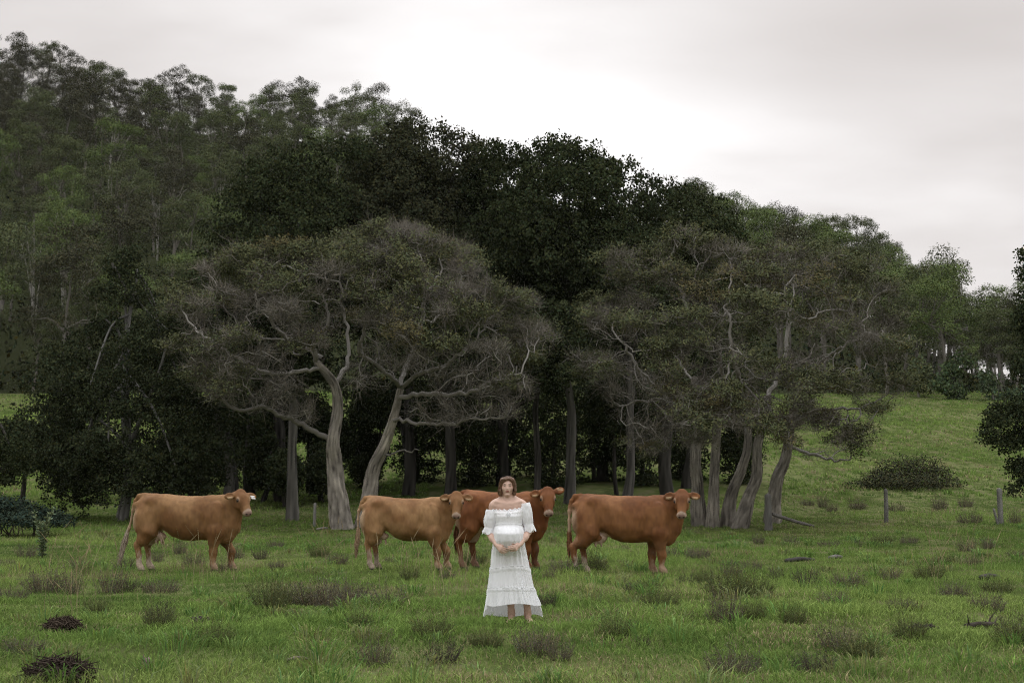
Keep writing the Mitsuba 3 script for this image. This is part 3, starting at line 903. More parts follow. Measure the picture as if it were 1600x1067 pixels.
ls = [(at(a, b, 37 + o), np.array([w * 0.85, w, w]) * 37 / FOCAL) for a, b, w, o in
      [(1606, 425, 20, 0), (1612, 470, 26, 0), (1600, 505, 26, 0.4), (1618, 540, 34, 0), (1598, 570, 26, -0.3), (1630, 610, 36, 0), (1588, 640, 24, -0.3), (1560, 652, 26, -0.5), (1546, 680, 18, -0.5),
       (1575, 690, 22, 0), (1605, 680, 28, 0), (1590, 730, 20, 0.2), (1612, 745, 24, 0), (1586, 765, 11, 0), (1660, 520, 60, 0.6), (1670, 640, 60, 0.5), (1655, 730, 36, 0.2), (1650, 440, 44, 0.3), (1600, 400, 12, 0)]]
b0 = on_ground(1675, 37)
dense_tree('overhanging_tree', [[*b0 - [0, 0, 0.2], 0.3], [b0[0], 37, 2.5, 0.24], [*at(1650, 480, 37), 0.1]], ls, 73, 36000, (0.038, 0.047, 0.024), 0.08, 'dark leafy tree hanging in at the right edge of the picture', droop=0.7)

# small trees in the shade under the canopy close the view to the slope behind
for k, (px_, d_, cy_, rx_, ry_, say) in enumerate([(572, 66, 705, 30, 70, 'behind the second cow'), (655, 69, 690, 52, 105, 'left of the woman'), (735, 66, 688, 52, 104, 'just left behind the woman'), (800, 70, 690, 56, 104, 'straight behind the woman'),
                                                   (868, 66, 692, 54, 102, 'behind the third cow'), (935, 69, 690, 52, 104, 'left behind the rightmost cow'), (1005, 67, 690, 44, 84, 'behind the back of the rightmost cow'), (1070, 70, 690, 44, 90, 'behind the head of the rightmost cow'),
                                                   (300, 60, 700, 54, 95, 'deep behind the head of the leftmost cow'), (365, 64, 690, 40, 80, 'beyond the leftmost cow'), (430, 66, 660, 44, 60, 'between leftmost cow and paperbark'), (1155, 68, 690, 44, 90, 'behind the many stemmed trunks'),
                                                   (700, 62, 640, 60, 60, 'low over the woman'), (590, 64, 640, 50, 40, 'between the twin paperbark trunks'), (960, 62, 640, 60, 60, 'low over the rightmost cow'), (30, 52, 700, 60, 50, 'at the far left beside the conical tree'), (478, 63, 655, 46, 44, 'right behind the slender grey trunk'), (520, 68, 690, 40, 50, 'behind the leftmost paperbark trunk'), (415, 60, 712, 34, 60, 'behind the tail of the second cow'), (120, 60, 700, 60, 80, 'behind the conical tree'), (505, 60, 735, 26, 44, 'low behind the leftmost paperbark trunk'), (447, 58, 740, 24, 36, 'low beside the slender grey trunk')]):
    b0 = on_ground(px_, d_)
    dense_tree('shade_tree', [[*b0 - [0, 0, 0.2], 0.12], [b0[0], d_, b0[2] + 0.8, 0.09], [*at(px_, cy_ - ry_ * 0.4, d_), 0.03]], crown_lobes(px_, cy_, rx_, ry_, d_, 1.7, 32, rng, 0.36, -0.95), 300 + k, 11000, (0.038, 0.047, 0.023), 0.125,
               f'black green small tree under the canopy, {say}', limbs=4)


# ------------------------------------------------------------------ grass
def grass_band(bag, y0, y1, per_m2, tall, wide, seed, xlim=None):
    rng = np.random.default_rng(seed)
    half = lambda y: 0.375 * y + 3.2
    n = int(per_m2 * (y1 - y0) * (half(y0) + half(y1)))
    u = rng.uniform(0, 1, n)
    y = y0 + (y1 - y0) * u
    x = rng.uniform(-1, 1, n) * half(y)
    if xlim is not None:
        k = xlim(x, y)
        x, y = x[k], y[k]
    # blades stand in tufts
    n = len(x)
    tx = np.round(x / (wide * 14)) * wide * 14
    ty = np.round(y / (wide * 14)) * wide * 14
    pull = rng.uniform(0, 0.75, n)
    jx = (fbm2(tx, ty, 0.037, 31, 1) - 0.5) * wide * 18
    jy = (fbm2(tx, ty, 0.037, 32, 1) - 0.5) * wide * 18
    x = x + (tx + jx - x) * pull
    y = y + (ty + jy - y) * pull
    lush = fbm2(x, y, 2.6, 33)
    clump = fbm2(x, y, 0.8, 34, 2)
    h = tall * (0.38 + 1.5 * np.clip((lush - 0.3) * 2, 0.1, 1) * np.clip(clump * 3.0 - 0.95, 0.05, 1.6)) * rng.uniform(0.5, 1.35, n)
    w = wide * rng.uniform(0.7, 1.3, n)
    base = np.stack([x, y, terrain(x, y) - 0.01], 1)
    an = rng.uniform(0, 2 * np.pi, n)
    lean = np.stack([np.cos(an), np.sin(an), np.zeros(n)], 1)
    side = np.stack([-np.sin(an + rng.normal(0, 0.5, n)), np.cos(an), np.zeros(n)], 1) * w[:, None] / 2
    k = rng.uniform(0.15, 0.95, n)[:, None] * h[:, None]
    m = base + lean * k * 0.35 + [0, 0, 1] * h[:, None] * 0.6
    t = base + lean * k + [0, 0, 1] * h[:, None] * rng.uniform(0.75, 1.0, (n, 1))
    if y0 < 20:
        per = 4
        v = np.stack([base, m - side, m + side, t], 1).reshape(-1, 3)
        q = np.arange(n)[:, None] * 4
        f = np.vstack([q + [0, 2, 1], q + [1, 2, 3]])
    else:
        per = 3
        v = np.stack([base - side, base + side, t], 1).reshape(-1, 3)
        f = np.arange(n)[:, None] * 3 + [0, 1, 2]
    dry = fbm2(x, y, 1.7, 35)
    warm = fbm2(x, y, 5.5, 36)
    green, lime, straw, deep = np.array([0.165, 0.252, 0.062]), np.array([0.270, 0.345, 0.100]), np.array([0.34, 0.29, 0.165]), np.array([0.080, 0.135, 0.036])
    mixk = lambda a, b, s: a + (b - a) * np.clip(s, 0, 1)[:, None]
    c = mixk(np.tile(deep, (n, 1)), green, (lush - 0.30) * 2.5 + (fbm2(x, y, 0.55, 37, 2) - 0.42) * 2.2)
    c = mixk(c, lime, (warm - 0.45) * 2.6 + rng.normal(0, 0.25, n))
    c = np.where(((dry - 0.5) * 1.4 + rng.uniform(0, 1, n) * 0.55 > 0.56)[:, None], straw * rng.uniform(0.5, 1.1, (n, 1)), c)
    c = c * np.exp(rng.normal(0, 0.22, (n, 1)))
    bag.add(v, f, np.repeat(np.clip(c, 0.01, 0.6), per, axis=0))


grass_no = [0]


def grass_piece(*a, **k):
    b = Bag()
    grass_band(b, *a, **k)
    grass_no[0] += 1
    key = f'grass__{grass_no[0]:03d}'
    put(key, b, 'mat_blade')


grass_piece(9.5, 14, 1600, 0.125, 0.0070, 201)
grass_piece(14, 20, 1350, 0.125, 0.0085, 202)
grass_piece(20, 30, 600, 0.13, 0.0105, 203)
grass_piece(30, 45, 240, 0.14, 0.016, 204)
grass_piece(45, 62, 110, 0.15, 0.026, 205)
grass_piece(62, 138, 30, 0.22, 0.070, 206, xlim=lambda x, y: (x > 0.18 * y) | (x < -0.06 * y))
# taller tussocks, thrown open like fountains
rng = np.random.default_rng(260)
b = Bag()
for _ in range(520):
    y = 10.5 + 34 * rng.uniform() ** 1.3
    x = rng.uniform(-1, 1) * (0.375 * y + 1)
    if fbm2(x, y, 2.6, 33) < 0.42 or (abs(x) < 0.7 and 14.5 < y < 17.5):
        continue
    n, R = int(rng.uniform(30, 60)), rng.uniform(0.10, 0.26)
    tall = rng.uniform(0.13, 0.27)
    an = rng.uniform(0, 2 * np.pi, n)
    r_ = R * np.sqrt(rng.uniform(0, 1, n))
    o = np.stack([np.cos(an), np.sin(an), np.zeros(n)], 1)
    base = np.stack([x + r_ * o[:, 0], y + r_ * o[:, 1], np.zeros(n)], 1)
    base[:, 2] = terrain(base[:, 0], base[:, 1]) - 0.01
    h = tall * rng.uniform(0.5, 1.1, (n, 1))
    out = o * (0.25 + 0.9 * r_[:, None] / R) * h * rng.uniform(0.4, 1.0, (n, 1))
    side = np.stack([-o[:, 1], o[:, 0], np.zeros(n)], 1) * (0.0035 + y * 0.00022)
    m_ = base + out * 0.35 + [0, 0, 1] * h * 0.65
    v = np.stack([base, m_ - side, m_ + side, base + out + [0, 0, 1] * h * rng.uniform(0.7, 1.0, (n, 1))], 1).reshape(-1, 3)
    q = np.arange(n)[:, None] * 4
    tone = np.array([[0.120, 0.205, 0.052], [0.165, 0.245, 0.075], [0.185, 0.205, 0.085]])[rng.integers(3)]
    b.add(v, np.vstack([q + [0, 2, 1], q + [1, 2, 3]]), np.repeat(tint(tone, n, rng, 0.22, 0.08), 4, axis=0))
put('grass__090', b, 'mat_blade')
tag('grass', 'ankle deep green pasture grass with paler and dried patches', 'grass', kind='stuff')


# ------------------------------------------------------------------ the four cows
scene['mat_hide'] = {'type': 'principled', 'base_color': VC, 'roughness': 0.7, 'specular': 0.2}
scene['mat_eye'] = {'type': 'principled', 'base_color': {'type': 'rgb', 'value': [0.012, 0.009, 0.008]}, 'roughness': 0.12}
scene['mat_hoof'] = {'type': 'principled', 'base_color': {'type': 'rgb', 'value': [0.05, 0.04, 0.033]}, 'roughness': 0.6}
scene['mat_tag'] = {'type': 'principled', 'base_color': {'type': 'rgb', 'value': [0.62, 0.60, 0.56]}, 'roughness': 0.5}
scene['mat_ink'] = {'type': 'diffuse', 'reflectance': {'type': 'rgb', 'value': [0.02, 0.02, 0.02]}}

# the trunk's outline: (x from the rump, top, bottom, half width)
BARREL = [(0.02, 1.12, 0.875, 0.1), (0.06, 1.27, 0.755, 0.17), (0.14, 1.37, 0.695, 0.225), (0.26, 1.415, 0.695, 0.265), (0.4, 1.41, 0.765, 0.285), (0.55, 1.395, 0.745, 0.31), (0.7, 1.38, 0.635, 0.335), (0.88, 1.37, 0.57, 0.355), (1.06, 1.365, 0.555, 0.355), (1.24, 1.365, 0.57, 0.33), (1.42, 1.375, 0.565, 0.285), (1.58, 1.365, 0.525, 0.24), (1.7, 1.29, 0.535, 0.2), (1.8, 1.13, 0.615, 0.155), (1.87, 0.98, 0.735, 0.09)]


def cow(key, where, size, yaw, coat, seed, head, legs, tail, label, udder=1.0, stock=0.0, pale=0.6, ear_tag=False, long=1.0, brush=(0.42, 0.33, 0.24), ears=(0.0, 0.0), face=1.12):
    """head: (poll x, y, z, yaw, pitch) in the cow's own frame, x from rump to chest; legs: feet x of (near hind, far hind, near fore, far fore); near is -y."""
    rng = np.random.default_rng(seed)
    F = Field([-0.45, -0.62, -0.06], [2.45, 0.5, 1.72], 0.0145)
    tab = np.array(BARREL)
    tab[:, 0] *= long
    xs_, tp, bt, hw = tab.T

    def barrel(P):
        x = np.clip(P[..., 0], xs_[0], xs_[-1])
        a, b, w = np.interp(x, xs_, tp), np.interp(x, xs_, bt), np.interp(x, xs_, hw)
        zc, hh = (a + b) / 2, (a - b) / 2
        rel = (P[..., 2] - zc) / hh
        # flat flanks, a spine that is narrower than the ribs
        w = w * (1 - 0.10 * np.clip(rel, 0, 1) ** 2)
        q = (np.abs(P[..., 1] / w) ** 2.3 + np.abs(rel) ** 2.3) ** (1 / 2.3)
        d = (q - 1) * np.minimum(w, hh)
        out = np.maximum(xs_[0] - P[..., 0], P[..., 0] - xs_[-1])
        return np.where(out > 0, np.sqrt(np.maximum(d, 0) ** 2 + out ** 2), d).astype(np.float32)

    F.part(barrel, [0, -0.42, 0.4], [1.9 * long, 0.42, 1.5], 0.05)
    L = long
    for s in (-1, 1):
        F.ell([0.36 * L, s * 0.20, 1.27], [0.10, 0.07, 0.07], 0.08)                                    # hip bone
        F.ell([0.09 * L, s * 0.12, 1.20], [0.09, 0.06, 0.07], 0.06)                                    # pin bone
        F.ell([0.25 * L, s * 0.185, 0.92], [0.235, 0.135, 0.29], 0.05)                                 # thigh
        F.ell([1.52 * L, s * 0.205, 0.97], [0.15, 0.10, 0.30], 0.04)                                   # shoulder blade
        F.ell([1.54 * L, s * 0.20, 0.74], [0.15, 0.115, 0.17], 0.04)                                   # upper arm
        F.ell([1.30 * L, s * 0.335, 0.86], [0.045, 0.05, 0.20], 0.05, cut=True)                        # hollow behind the shoulder
        F.ell([0.56 * L, s * 0.33, 0.98], [0.075, 0.045, 0.20], 0.08, cut=True)                        # hollow of the flank
    # flank fold and brisket
    F.ell([1.68 * L, 0, 0.67], [0.16, 0.11, 0.15], 0.08)
    # legs
    for k, (fx, s) in enumerate(zip(legs, (-1, 1, -1, 1))):
        y = s * 0.15
        if k < 2:
            hock = np.array([fx - 0.035, y, 0.47])
            F.chain([[0.30 * L, s * 0.17, 0.74, 0.175], [0.22 * L * 0.6 + hock[0] * 0.4 + 0.04, s * 0.16, 0.60, 0.115], [*(hock + [0.03, 0, 0.05]), 0.068]], 0.06)
            F.chain([[*hock, 0.062], [fx - 0.005, y, 0.30, 0.047], [fx + 0.005, y, 0.14, 0.046], [fx + 0.04, y, 0.085, 0.052], [fx + 0.07, y, 0.02, 0.060]], 0.03)
            F.ell(hock + [-0.035, 0, 0.035], [0.035, 0.035, 0.05], 0.03)
        else:
            F.chain([[1.50 * L, s * 0.17, 0.72, 0.15], [(1.50 * L + fx) / 2, s * 0.165, 0.56, 0.098], [fx, s * 0.15, 0.38, 0.068], [fx + 0.005, y, 0.33, 0.064], [fx, y, 0.25, 0.047], [fx, y, 0.13, 0.046], [fx + 0.03, y, 0.085, 0.052], [fx + 0.06, y, 0.02, 0.060]], 0.05)
    if udder:
        F.ell([0.47 * L, -0.02, 0.645], np.array([0.15, 0.12, 0.10]) * udder, 0.04)
        for tx, ty in ((0.42, -0.09), (0.52, -0.09), (0.42, 0.05), (0.52, 0.05)):
            F.cone([tx * L, ty, 0.57], [tx * L + 0.005, ty - 0.01, 0.50], 0.022, 0.014, 0.015)
    # neck
    hx, hy, hz, hyaw, hpitch = head
    C = np.array([hx, hy, hz])
    f = np.array([math.cos(hyaw) * math.cos(hpitch), math.sin(hyaw) * math.cos(hpitch), -math.sin(hpitch)])
    l = unit(np.cross([0, 0, 1], f))
    u = np.cross(f, l)
    M = np.stack([f, l, u])

    hs = 0.99

    def H(a, b, c):
        return C + hs * (a * f + b * l + c * u)

    def he(c, r, k, R=M, cut=False):
        F.ell(c, np.asarray(r) * hs, k, R, cut)

    def hc(a, b, ra, rb, k):
        F.cone(a, b, ra * hs, rb * hs, k)

    nape = H(0.03, 0, -0.13)
    for t in np.linspace(0, 1, 7):
        q = (1 - t) ** 2 * np.array([1.45 * L, 0, 1.08]) + 2 * t * (1 - t) * np.array([1.72 * L, 0.02, 1.13]) + t * t * nape
        w = 0.20 - 0.075 * t
        F.ell(q, [w * (1.0 - 0.1 * t), 0.16 - 0.05 * t, 0.27 - 0.12 * t], 0.07)
    throat = H(0.16, 0, -0.17)
    F.cone([1.80 * L, 0.0, 0.80], throat + [0, 0.02, -0.02], 0.12, 0.085, 0.08)
    # head
    w = face
    he(H(0.09, 0, -0.02), [0.15, 0.112 * w, 0.115], 0.04)
    he(H(0.15, 0, 0.015), [0.14, 0.122 * w, 0.085], 0.03)
    hc(H(0.16, 0, 0.01), H(0.42, 0, 0.005), 0.092 * w, 0.072, 0.03)
    he(H(0.455, 0, -0.012), [0.062, 0.090, 0.066], 0.035)
    hc(H(0.14, 0, -0.10), H(0.42, 0, -0.055), 0.090, 0.060, 0.03)
    he(H(-0.015, 0, 0.01), [0.055, 0.085, 0.07], 0.05)
    for s in (-1, 1):
        he(H(0.18, s * 0.075 * w, -0.075), [0.12, 0.045, 0.085], 0.03)
        he(H(0.150, s * 0.105 * w, 0.032), [0.045, 0.026, 0.032], 0.02)
        he(H(0.515, s * 0.040, 0.012), [0.018, 0.022, 0.024], 0.010, cut=True)
        # ears: cupped, open to the front, hanging a little
        back = 0.02 + ears[0 if s < 0 else 1]
        e = unit(np.array([back + 0.10, s * 1.0, -0.16]) @ M)
        eu = unit(u * 0.9 + f * 0.15)
        eu = unit(eu - (eu @ e) * e)
        ef = np.cross(eu, e)
        R = np.stack([e, ef, eu])
        o = H(0.03, s * 0.10, -0.005)
        hc(o - 0.02 * e, o + e * 0.05, 0.036, 0.036, 0.03)
        he(o + e * 0.120, [0.108, 0.070, 0.044], 0.012, R)
        he(o + e * 0.132 + eu * 0.046, [0.074, 0.042, 0.036], 0.022, R, cut=True)
    # tail, down to the brush
    F.chain([[0.18 * L, 0, 1.37, 0.055], [0.07, 0, 1.365, 0.042], [0.01, 0, 1.29, 0.034], [-0.015, 0, 1.18, 0.031]] + [[*p, r] for p, r in zip(tail, np.linspace(0.030, 0.022, len(tail)))], 0.03)
    m = F.mesh()
    P = np.array(m.vertices)

    # folds and unevenness of the hide
    q = (P - C) @ M.T / hs
    soft = ramp(np.linalg.norm((q - [0.2, 0, 0]), axis=1), 0.36, 0.55)
    folds = meshkit.fbm(P * [9, 9, 2.2] + 70, 3, seed + 5) - 0.5
    lumps = meshkit.fbm(P * [5, 5, 5] + 20, 2, seed + 6) - 0.5
    at_neck = ramp(P[:, 0], 1.35 * L, 1.6 * L) * ramp(P[:, 2], 0.6, 0.8)
    P = P + np.array(m.vertex_normals) * (soft * (0.026 * lumps + folds * (0.010 + 0.035 * at_neck)))[:, None]

    # colours of the coat
    base = np.array(coat)
    light, deep = base * [1.22, 1.27, 1.25], base * [0.80, 0.72, 0.62]
    n1, n2 = patchy(P, [3, 3, 3], seed), patchy(P, [24, 24, 8], seed + 1)
    t = ramp(n1, 0.3, 0.7)[:, None]
    c = deep * (1 - t) + light * t
    c = c * (0.66 + 0.68 * n2)[:, None]
    cream = np.array([0.46, 0.36, 0.26])

    def lay(mask, colour):
        nonlocal c
        k = np.clip(mask, 0, 1)[:, None]
        c = c * (1 - k) + np.asarray(colour) * (0.8 + 0.4 * n2)[:, None] * k

    q = (P - C) @ M.T / hs
    on_head = (q[:, 0] > -0.12) & (np.linalg.norm((q - [0.2, 0, 0]) * [1, 1, 2.0], axis=1) < 0.42) & (P[:, 2] > 0.8) & (P[:, 1] < 0.1)
    body = ~on_head
    rag = (n2 - 0.5) * 0.35 + (n1 - 0.5) * 0.3
    lay(body * ramp(0.32 - P[:, 2] + rag * 1.3, -0.06, 0.14) * pale * (P[:, 0] < 0.9), [0.44, 0.36, 0.29])
    lay(body * ramp(0.20 - P[:, 2] + rag * 1.0, -0.05, 0.14) * pale * 0.6 * (P[:, 0] > 0.9), [0.42, 0.33, 0.25])
    lay(body * ramp(0.08 - P[:, 0] + rag * 0.15, -0.04, 0.07) * ramp(P[:, 2], 0.5, 0.7) * ramp(1.25 - P[:, 2], 0, 0.2) * 0.55, cream)
    lay(body * ramp(0.78 - P[:, 2], 0, 0.06) * (np.abs(P[:, 0] - 0.47 * L) < 0.22) * (P[:, 2] > 0.48) * (np.abs(P[:, 1]) < 0.14) * 0.9, [0.50, 0.36, 0.29])
    # face: darker forehead, pale rings round the eyes, pale muzzle, pink-grey nose
    lay(on_head * ramp(0.10 - q[:, 0] + rag * 0.1, -0.06, 0.08) * 0.6 * (np.abs(q[:, 1]) < 0.13), base * [0.75, 0.62, 0.5])
    for s in (-1, 1):
        k = (q - [0.178, s * 0.106 * w, 0.036]) / [0.055, 0.030, 0.05]
        lay(on_head * ramp(1.15 - np.linalg.norm(k, axis=1) + rag * 0.3, 0, 0.35) * 0.5, [0.40, 0.29, 0.20])
        k = (q - [0.192, s * 0.112 * w, 0.020]) / [0.024, 0.03, 0.034]
        lay(on_head * ramp(1.25 - np.linalg.norm(k, axis=1), 0, 0.3) * 0.9, [0.04, 0.025, 0.018])
    lay(on_head * ramp(q[:, 0] + rag * 0.05 - 0.25 * np.abs(q[:, 1]), 0.400, 0.435) * (np.abs(q[:, 1]) < 0.2), [0.33, 0.24, 0.18])
    lay(on_head * ramp(q[:, 0] - 0.8 * np.clip(-q[:, 2] - 0.01, 0, 1), 0.468, 0.482) * ramp(0.062 - np.abs(q[:, 1]), 0, 0.012), [0.26, 0.165, 0.14])
    for s in (-1, 1):
        lay(ramp(0.024 - np.linalg.norm(q - [0.510, s * 0.040, 0.012], axis=1), 0, 0.008), [0.02, 0.015, 0.015])
        inside = on_head * ramp(s * q[:, 1], 0.15, 0.18) * ramp(q[:, 2], -0.005, 0.012) * ramp(0.044 - np.abs(q[:, 0] - 0.03), 0, 0.015) * ramp(0.30 - s * q[:, 1], 0, 0.03)
        lay(inside * 0.6, base * [0.5, 0.42, 0.36])
        rim = on_head * (np.abs(q[:, 2]) < 0.07) * (np.abs(q[:, 0] - 0.03) < 0.085) * (np.abs(q[:, 1]) < 0.28) * (q[:, 2] > -0.045) * ramp(s * q[:, 1], 0.15, 0.2) * (1 - ramp(0.050 - np.abs(q[:, 0] - 0.03), 0, 0.014))
        lay(rim * 0.6, [0.50, 0.36, 0.22])
    lay(on_head * (np.abs(q[:, 2] + 0.052) < 0.012) * (q[:, 0] > 0.44) * 0.8, [0.04, 0.03, 0.025])
    x0, y0, z0 = where
    S = size
    cy_, sy_ = math.cos(yaw), math.sin(yaw)

    def world(v):
        v = np.asarray(v, float) - [0.95 * L, 0, 0]
        return np.stack([x0 + S * (cy_ * v[..., 0] - sy_ * v[..., 1]), y0 + S * (sy_ * v[..., 0] + cy_ * v[..., 1]), z0 + S * v[..., 2]], -1)

    mud = body * ramp(0.62 - P[:, 2], -0.15, 0.35) * ramp(patchy(P, [7, 7, 4], seed + 9), 0.5, 0.68)
    lay(mud * 0.45, [0.085, 0.062, 0.042])
    hoof = P[:, 2] < 0.055
    c[hoof] = [0.06, 0.05, 0.04]
    put(f'{key}__body', Bag().add(world(P), m.faces, np.clip(c, 0.01, 0.8)), 'mat_hide', True)
    for k, s in enumerate((-1, 1)):
        b = Bag()
        e = trimesh.creation.icosphere(3, 0.024)
        b.add(world(e.vertices * [1, 1, 1] + H(0.192, s * 0.106 * w, 0.020)), e.faces, 0.02)
        put(f'{key}__eye' + ('_001' if k else ''), b, 'mat_eye', True)
    # the brush of the tail
    n = 300
    tip = np.array(tail[-1])
    b = Bag()
    up = unit(np.array(tail[-2]) - tip)
    st = tip + up * rng.uniform(-0.02, 0.16, (n, 1)) + rng.normal(0, 0.012, (n, 3))
    a = unit(-up * 1.0 + [0, 0, -0.5] + rng.normal(0, 0.045, (n, 3)))
    for i in range(n):
        ln = rng.uniform(0.22, 0.46) * stock
        pts = st[i] + np.outer([0, 0.5, 1], a[i] * ln) + np.outer([0, 0.06, 0], rng.normal(0, 0.25, 3))
        b.add(*[world(z) if j == 0 else z for j, z in enumerate(tube(pts, [0.0065, 0.006, 0.0015], 3, cap=False))], np.array(brush) * rng.uniform(0.6, 1.25))
    put(f'{key}__tail_brush', b, 'mat_hide', True)
    if ear_tag:
        s = 1
        e = unit(np.array([0.02, s, -0.1]) @ M)
        o = H(0.03, s * 0.10, -0.005) + e * 0.115 + f * 0.075 + u * 0.03
        R = np.stack([e, -f, u], 1)
        plate = trimesh.creation.box([0.085, 0.075, 0.004])
        b = Bag().add(world(plate.vertices @ R.T + o), plate.faces, 0.6)
        put(f'{key}__ear_tag', b, 'mat_tag')
        labels[f'{key}__ear_tag'] = {'label': 'white numbered ear tag'}
        t_ = meshkit.text_mesh('121', 0.034, 0.0015, True)
        tv = np.array(t_.vertices)
        tv[:, :2] -= (tv[:, :2].max(0) + tv[:, :2].min(0)) / 2
        tv[:, 2] += 0.0022
        put(f'{key}__ear_tag__number', Bag().add(world(tv @ R.T + o), t_.faces, 0.02), 'mat_ink')
    tag(key, label, 'cow', 'brown cows standing in a row')


def stand(px, d, drop=0.0):
    p = on_ground(px, d)
    return [p[0], p[1], p[2] - drop]


down = -math.pi / 2
cow('cow', stand(290, 25.2), 0.97, 0.0, (0.195, 0.103, 0.046), 301, (1.93, -0.10, 1.415, math.radians(-52), math.radians(50)), (0.14, 0.24, 1.47, 1.74),
    [(-0.03, -0.02, 1.10), (-0.05, -0.02, 0.95), (-0.09, -0.02, 0.78), (-0.15, -0.02, 0.62)], 'light brown cow at the far left with a white ear tag', udder=0.8, stock=1.15, ear_tag=True, pale=0.8, brush=(0.50, 0.42, 0.34))
cow('cow_001', stand(634, 25.3), 0.925, 0.0, (0.228, 0.124, 0.058), 302, (1.82, -0.17, 1.43, math.radians(-88), math.radians(60)), (0.18, 0.28, 1.46, 1.62),
    [(-0.05, -0.02, 1.12), (-0.06, -0.02, 0.95), (-0.06, -0.02, 0.78), (-0.07, -0.02, 0.66)], 'light brown cow with a white muzzle facing the viewer, second from the left', udder=0.7, stock=1.0, pale=0.9, long=0.90, brush=(0.47, 0.33, 0.22))
cow('cow_002', stand(784, 25.9), 1.01, math.radians(-12), (0.150, 0.056, 0.020), 303, (1.66, -0.16, 1.40, math.radians(-74), math.radians(60)), (0.08, 0.24, 1.28, 1.36),
    [(-0.03, -0.02, 1.10), (-0.03, -0.02, 0.95), (-0.03, -0.02, 0.78), (-0.03, -0.02, 0.64)], 'dark red brown cow standing directly behind the woman, one ear raised', udder=0.0, stock=0.8, pale=0.25, long=0.84, ears=(0.0, -0.5), brush=(0.2, 0.1, 0.05))
cow('cow_003', stand(978, 25.0), 1.0, 0.0, (0.168, 0.072, 0.029), 304, (1.92, -0.17, 1.42, math.radians(-99), math.radians(57)), (0.06, 0.24, 1.56, 1.42),
    [(-0.03, -0.02, 1.10), (-0.03, -0.02, 0.95), (-0.03, -0.02, 0.78), (-0.03, -0.02, 0.64)], 'rich red brown cow at the right with a pale udder and a cream muzzle', udder=1.1, stock=0.8, pale=0.85, brush=(0.26, 0.12, 0.06))


# ------------------------------------------------------------------ the woman in white
WD = 16.5
wp = on_ground(797, WD)
WX, WY, WZ = wp[0] - 0.02, wp[1], wp[2] - 0.005
SKIN = np.array([0.57, 0.385, 0.305])
scene['mat_skin'] = {'type': 'principled', 'base_color': VC, 'roughness': 0.5, 'specular': 0.35}
scene['mat_hair'] = {'type': 'principled', 'base_color': VC, 'roughness': 0.42, 'specular': 0.4}
scene['mat_cloth'] = {'type': 'principledthin', 'base_color': VC, 'roughness': 0.8, 'diff_trans': 0.4, 'spec_trans': 0.0, 'eta': 1.2}
scene['mat_lace'] = {'type': 'twosided', 'nested': {'type': 'diffuse', 'reflectance': VC}}
CLOTH = np.array([0.90, 0.915, 0.94])


def there(v):
    return np.asarray(v, float) + [WX, WY, WZ]


F = Field([-0.36, -0.42, -0.02], [0.40, 0.26, 1.72], 0.0062)
HX, HZ = -0.012, 1.545                                  # the head's middle
tilt = np.array([[1, 0, 0.03], [0, 1, 0], [-0.03, 0, 1]])
# torso under the dress, shoulders, collar bones
F.ell([0.0, 0.02, 1.20], [0.155, 0.095, 0.20], 0.05)
F.ell([0.0, -0.10, 0.985], [0.120, 0.100, 0.120], 0.05)
F.ell([0.01, 0.02, 0.90], [0.15, 0.10, 0.14], 0.05)
F.cone([-0.150, 0.015, 1.335], [0.150, 0.015, 1.335], 0.052, 0.052, 0.04)
F.ell([0, 0.0, 1.305], [0.165, 0.080, 0.075], 0.05)
for s in (-1, 1):
    F.ell([s * 0.164, 0.012, 1.318], [0.050, 0.050, 0.054], 0.04)
    F.cone([s * 0.035, 0.03, 1.425], [s * 0.125, 0.03, 1.365], 0.042, 0.036, 0.05)                 # slope from neck to shoulder
    F.cone([s * 0.020, -0.062, 1.345], [s * 0.145, -0.035, 1.372], 0.010, 0.010, 0.025)             # collar bone
    F.ell([s * 0.070, -0.070, 1.19], [0.060, 0.055, 0.055], 0.04)
F.cone([0.0, 0.018, 1.36], [HX, 0.014, 1.475], 0.056, 0.050, 0.035)
# arms
LE, LW = np.array([-0.225, 0.0, 1.030]), np.array([-0.138, -0.170, 0.888])
RE, RW = np.array([0.236, 0.0, 1.040]), np.array([0.142, -0.185, 0.898])
for s, e, w in ((-1, LE, LW), (1, RE, RW)):
    F.cone([s * 0.171, 0.012, 1.312], e, 0.048, 0.040, 0.03)
    F.cone(e, e * 0.45 + w * 0.55 + [s * 0.006, 0, -0.004], 0.041, 0.036, 0.02)
    F.cone(e * 0.5 + w * 0.5, w, 0.037, 0.025, 0.02)


def hand(wrist, knuckles, ups, lengths, thumb, palm_r):
    """knuckles: four points; ups: the finger directions at the root and at the end."""
    c = np.mean(knuckles, axis=0)
    F.cone(wrist, wrist * 0.5 + c * 0.5, 0.025, 0.022, 0.015)
    for k in knuckles:
        F.cone(wrist * 0.75 + k * 0.25, k, palm_r, palm_r * 0.82, 0.012)
    for k, L, (u0, u1) in zip(knuckles, lengths, ups):
        p1 = k + unit(np.asarray(u0, float)) * L * 0.45
        p2 = p1 + unit(np.asarray(u0, float) * 0.5 + np.asarray(u1, float) * 0.5) * L * 0.32
        p3 = p2 + unit(np.asarray(u1, float)) * L * 0.25
        F.chain([[*k, 0.0098], [*p1, 0.0088], [*p2, 0.0080], [*p3, 0.0068]], 0.004)
    F.chain([[*p, r] for p, r in zip(thumb, (0.015, 0.0125, 0.0105, 0.0085))], 0.008)


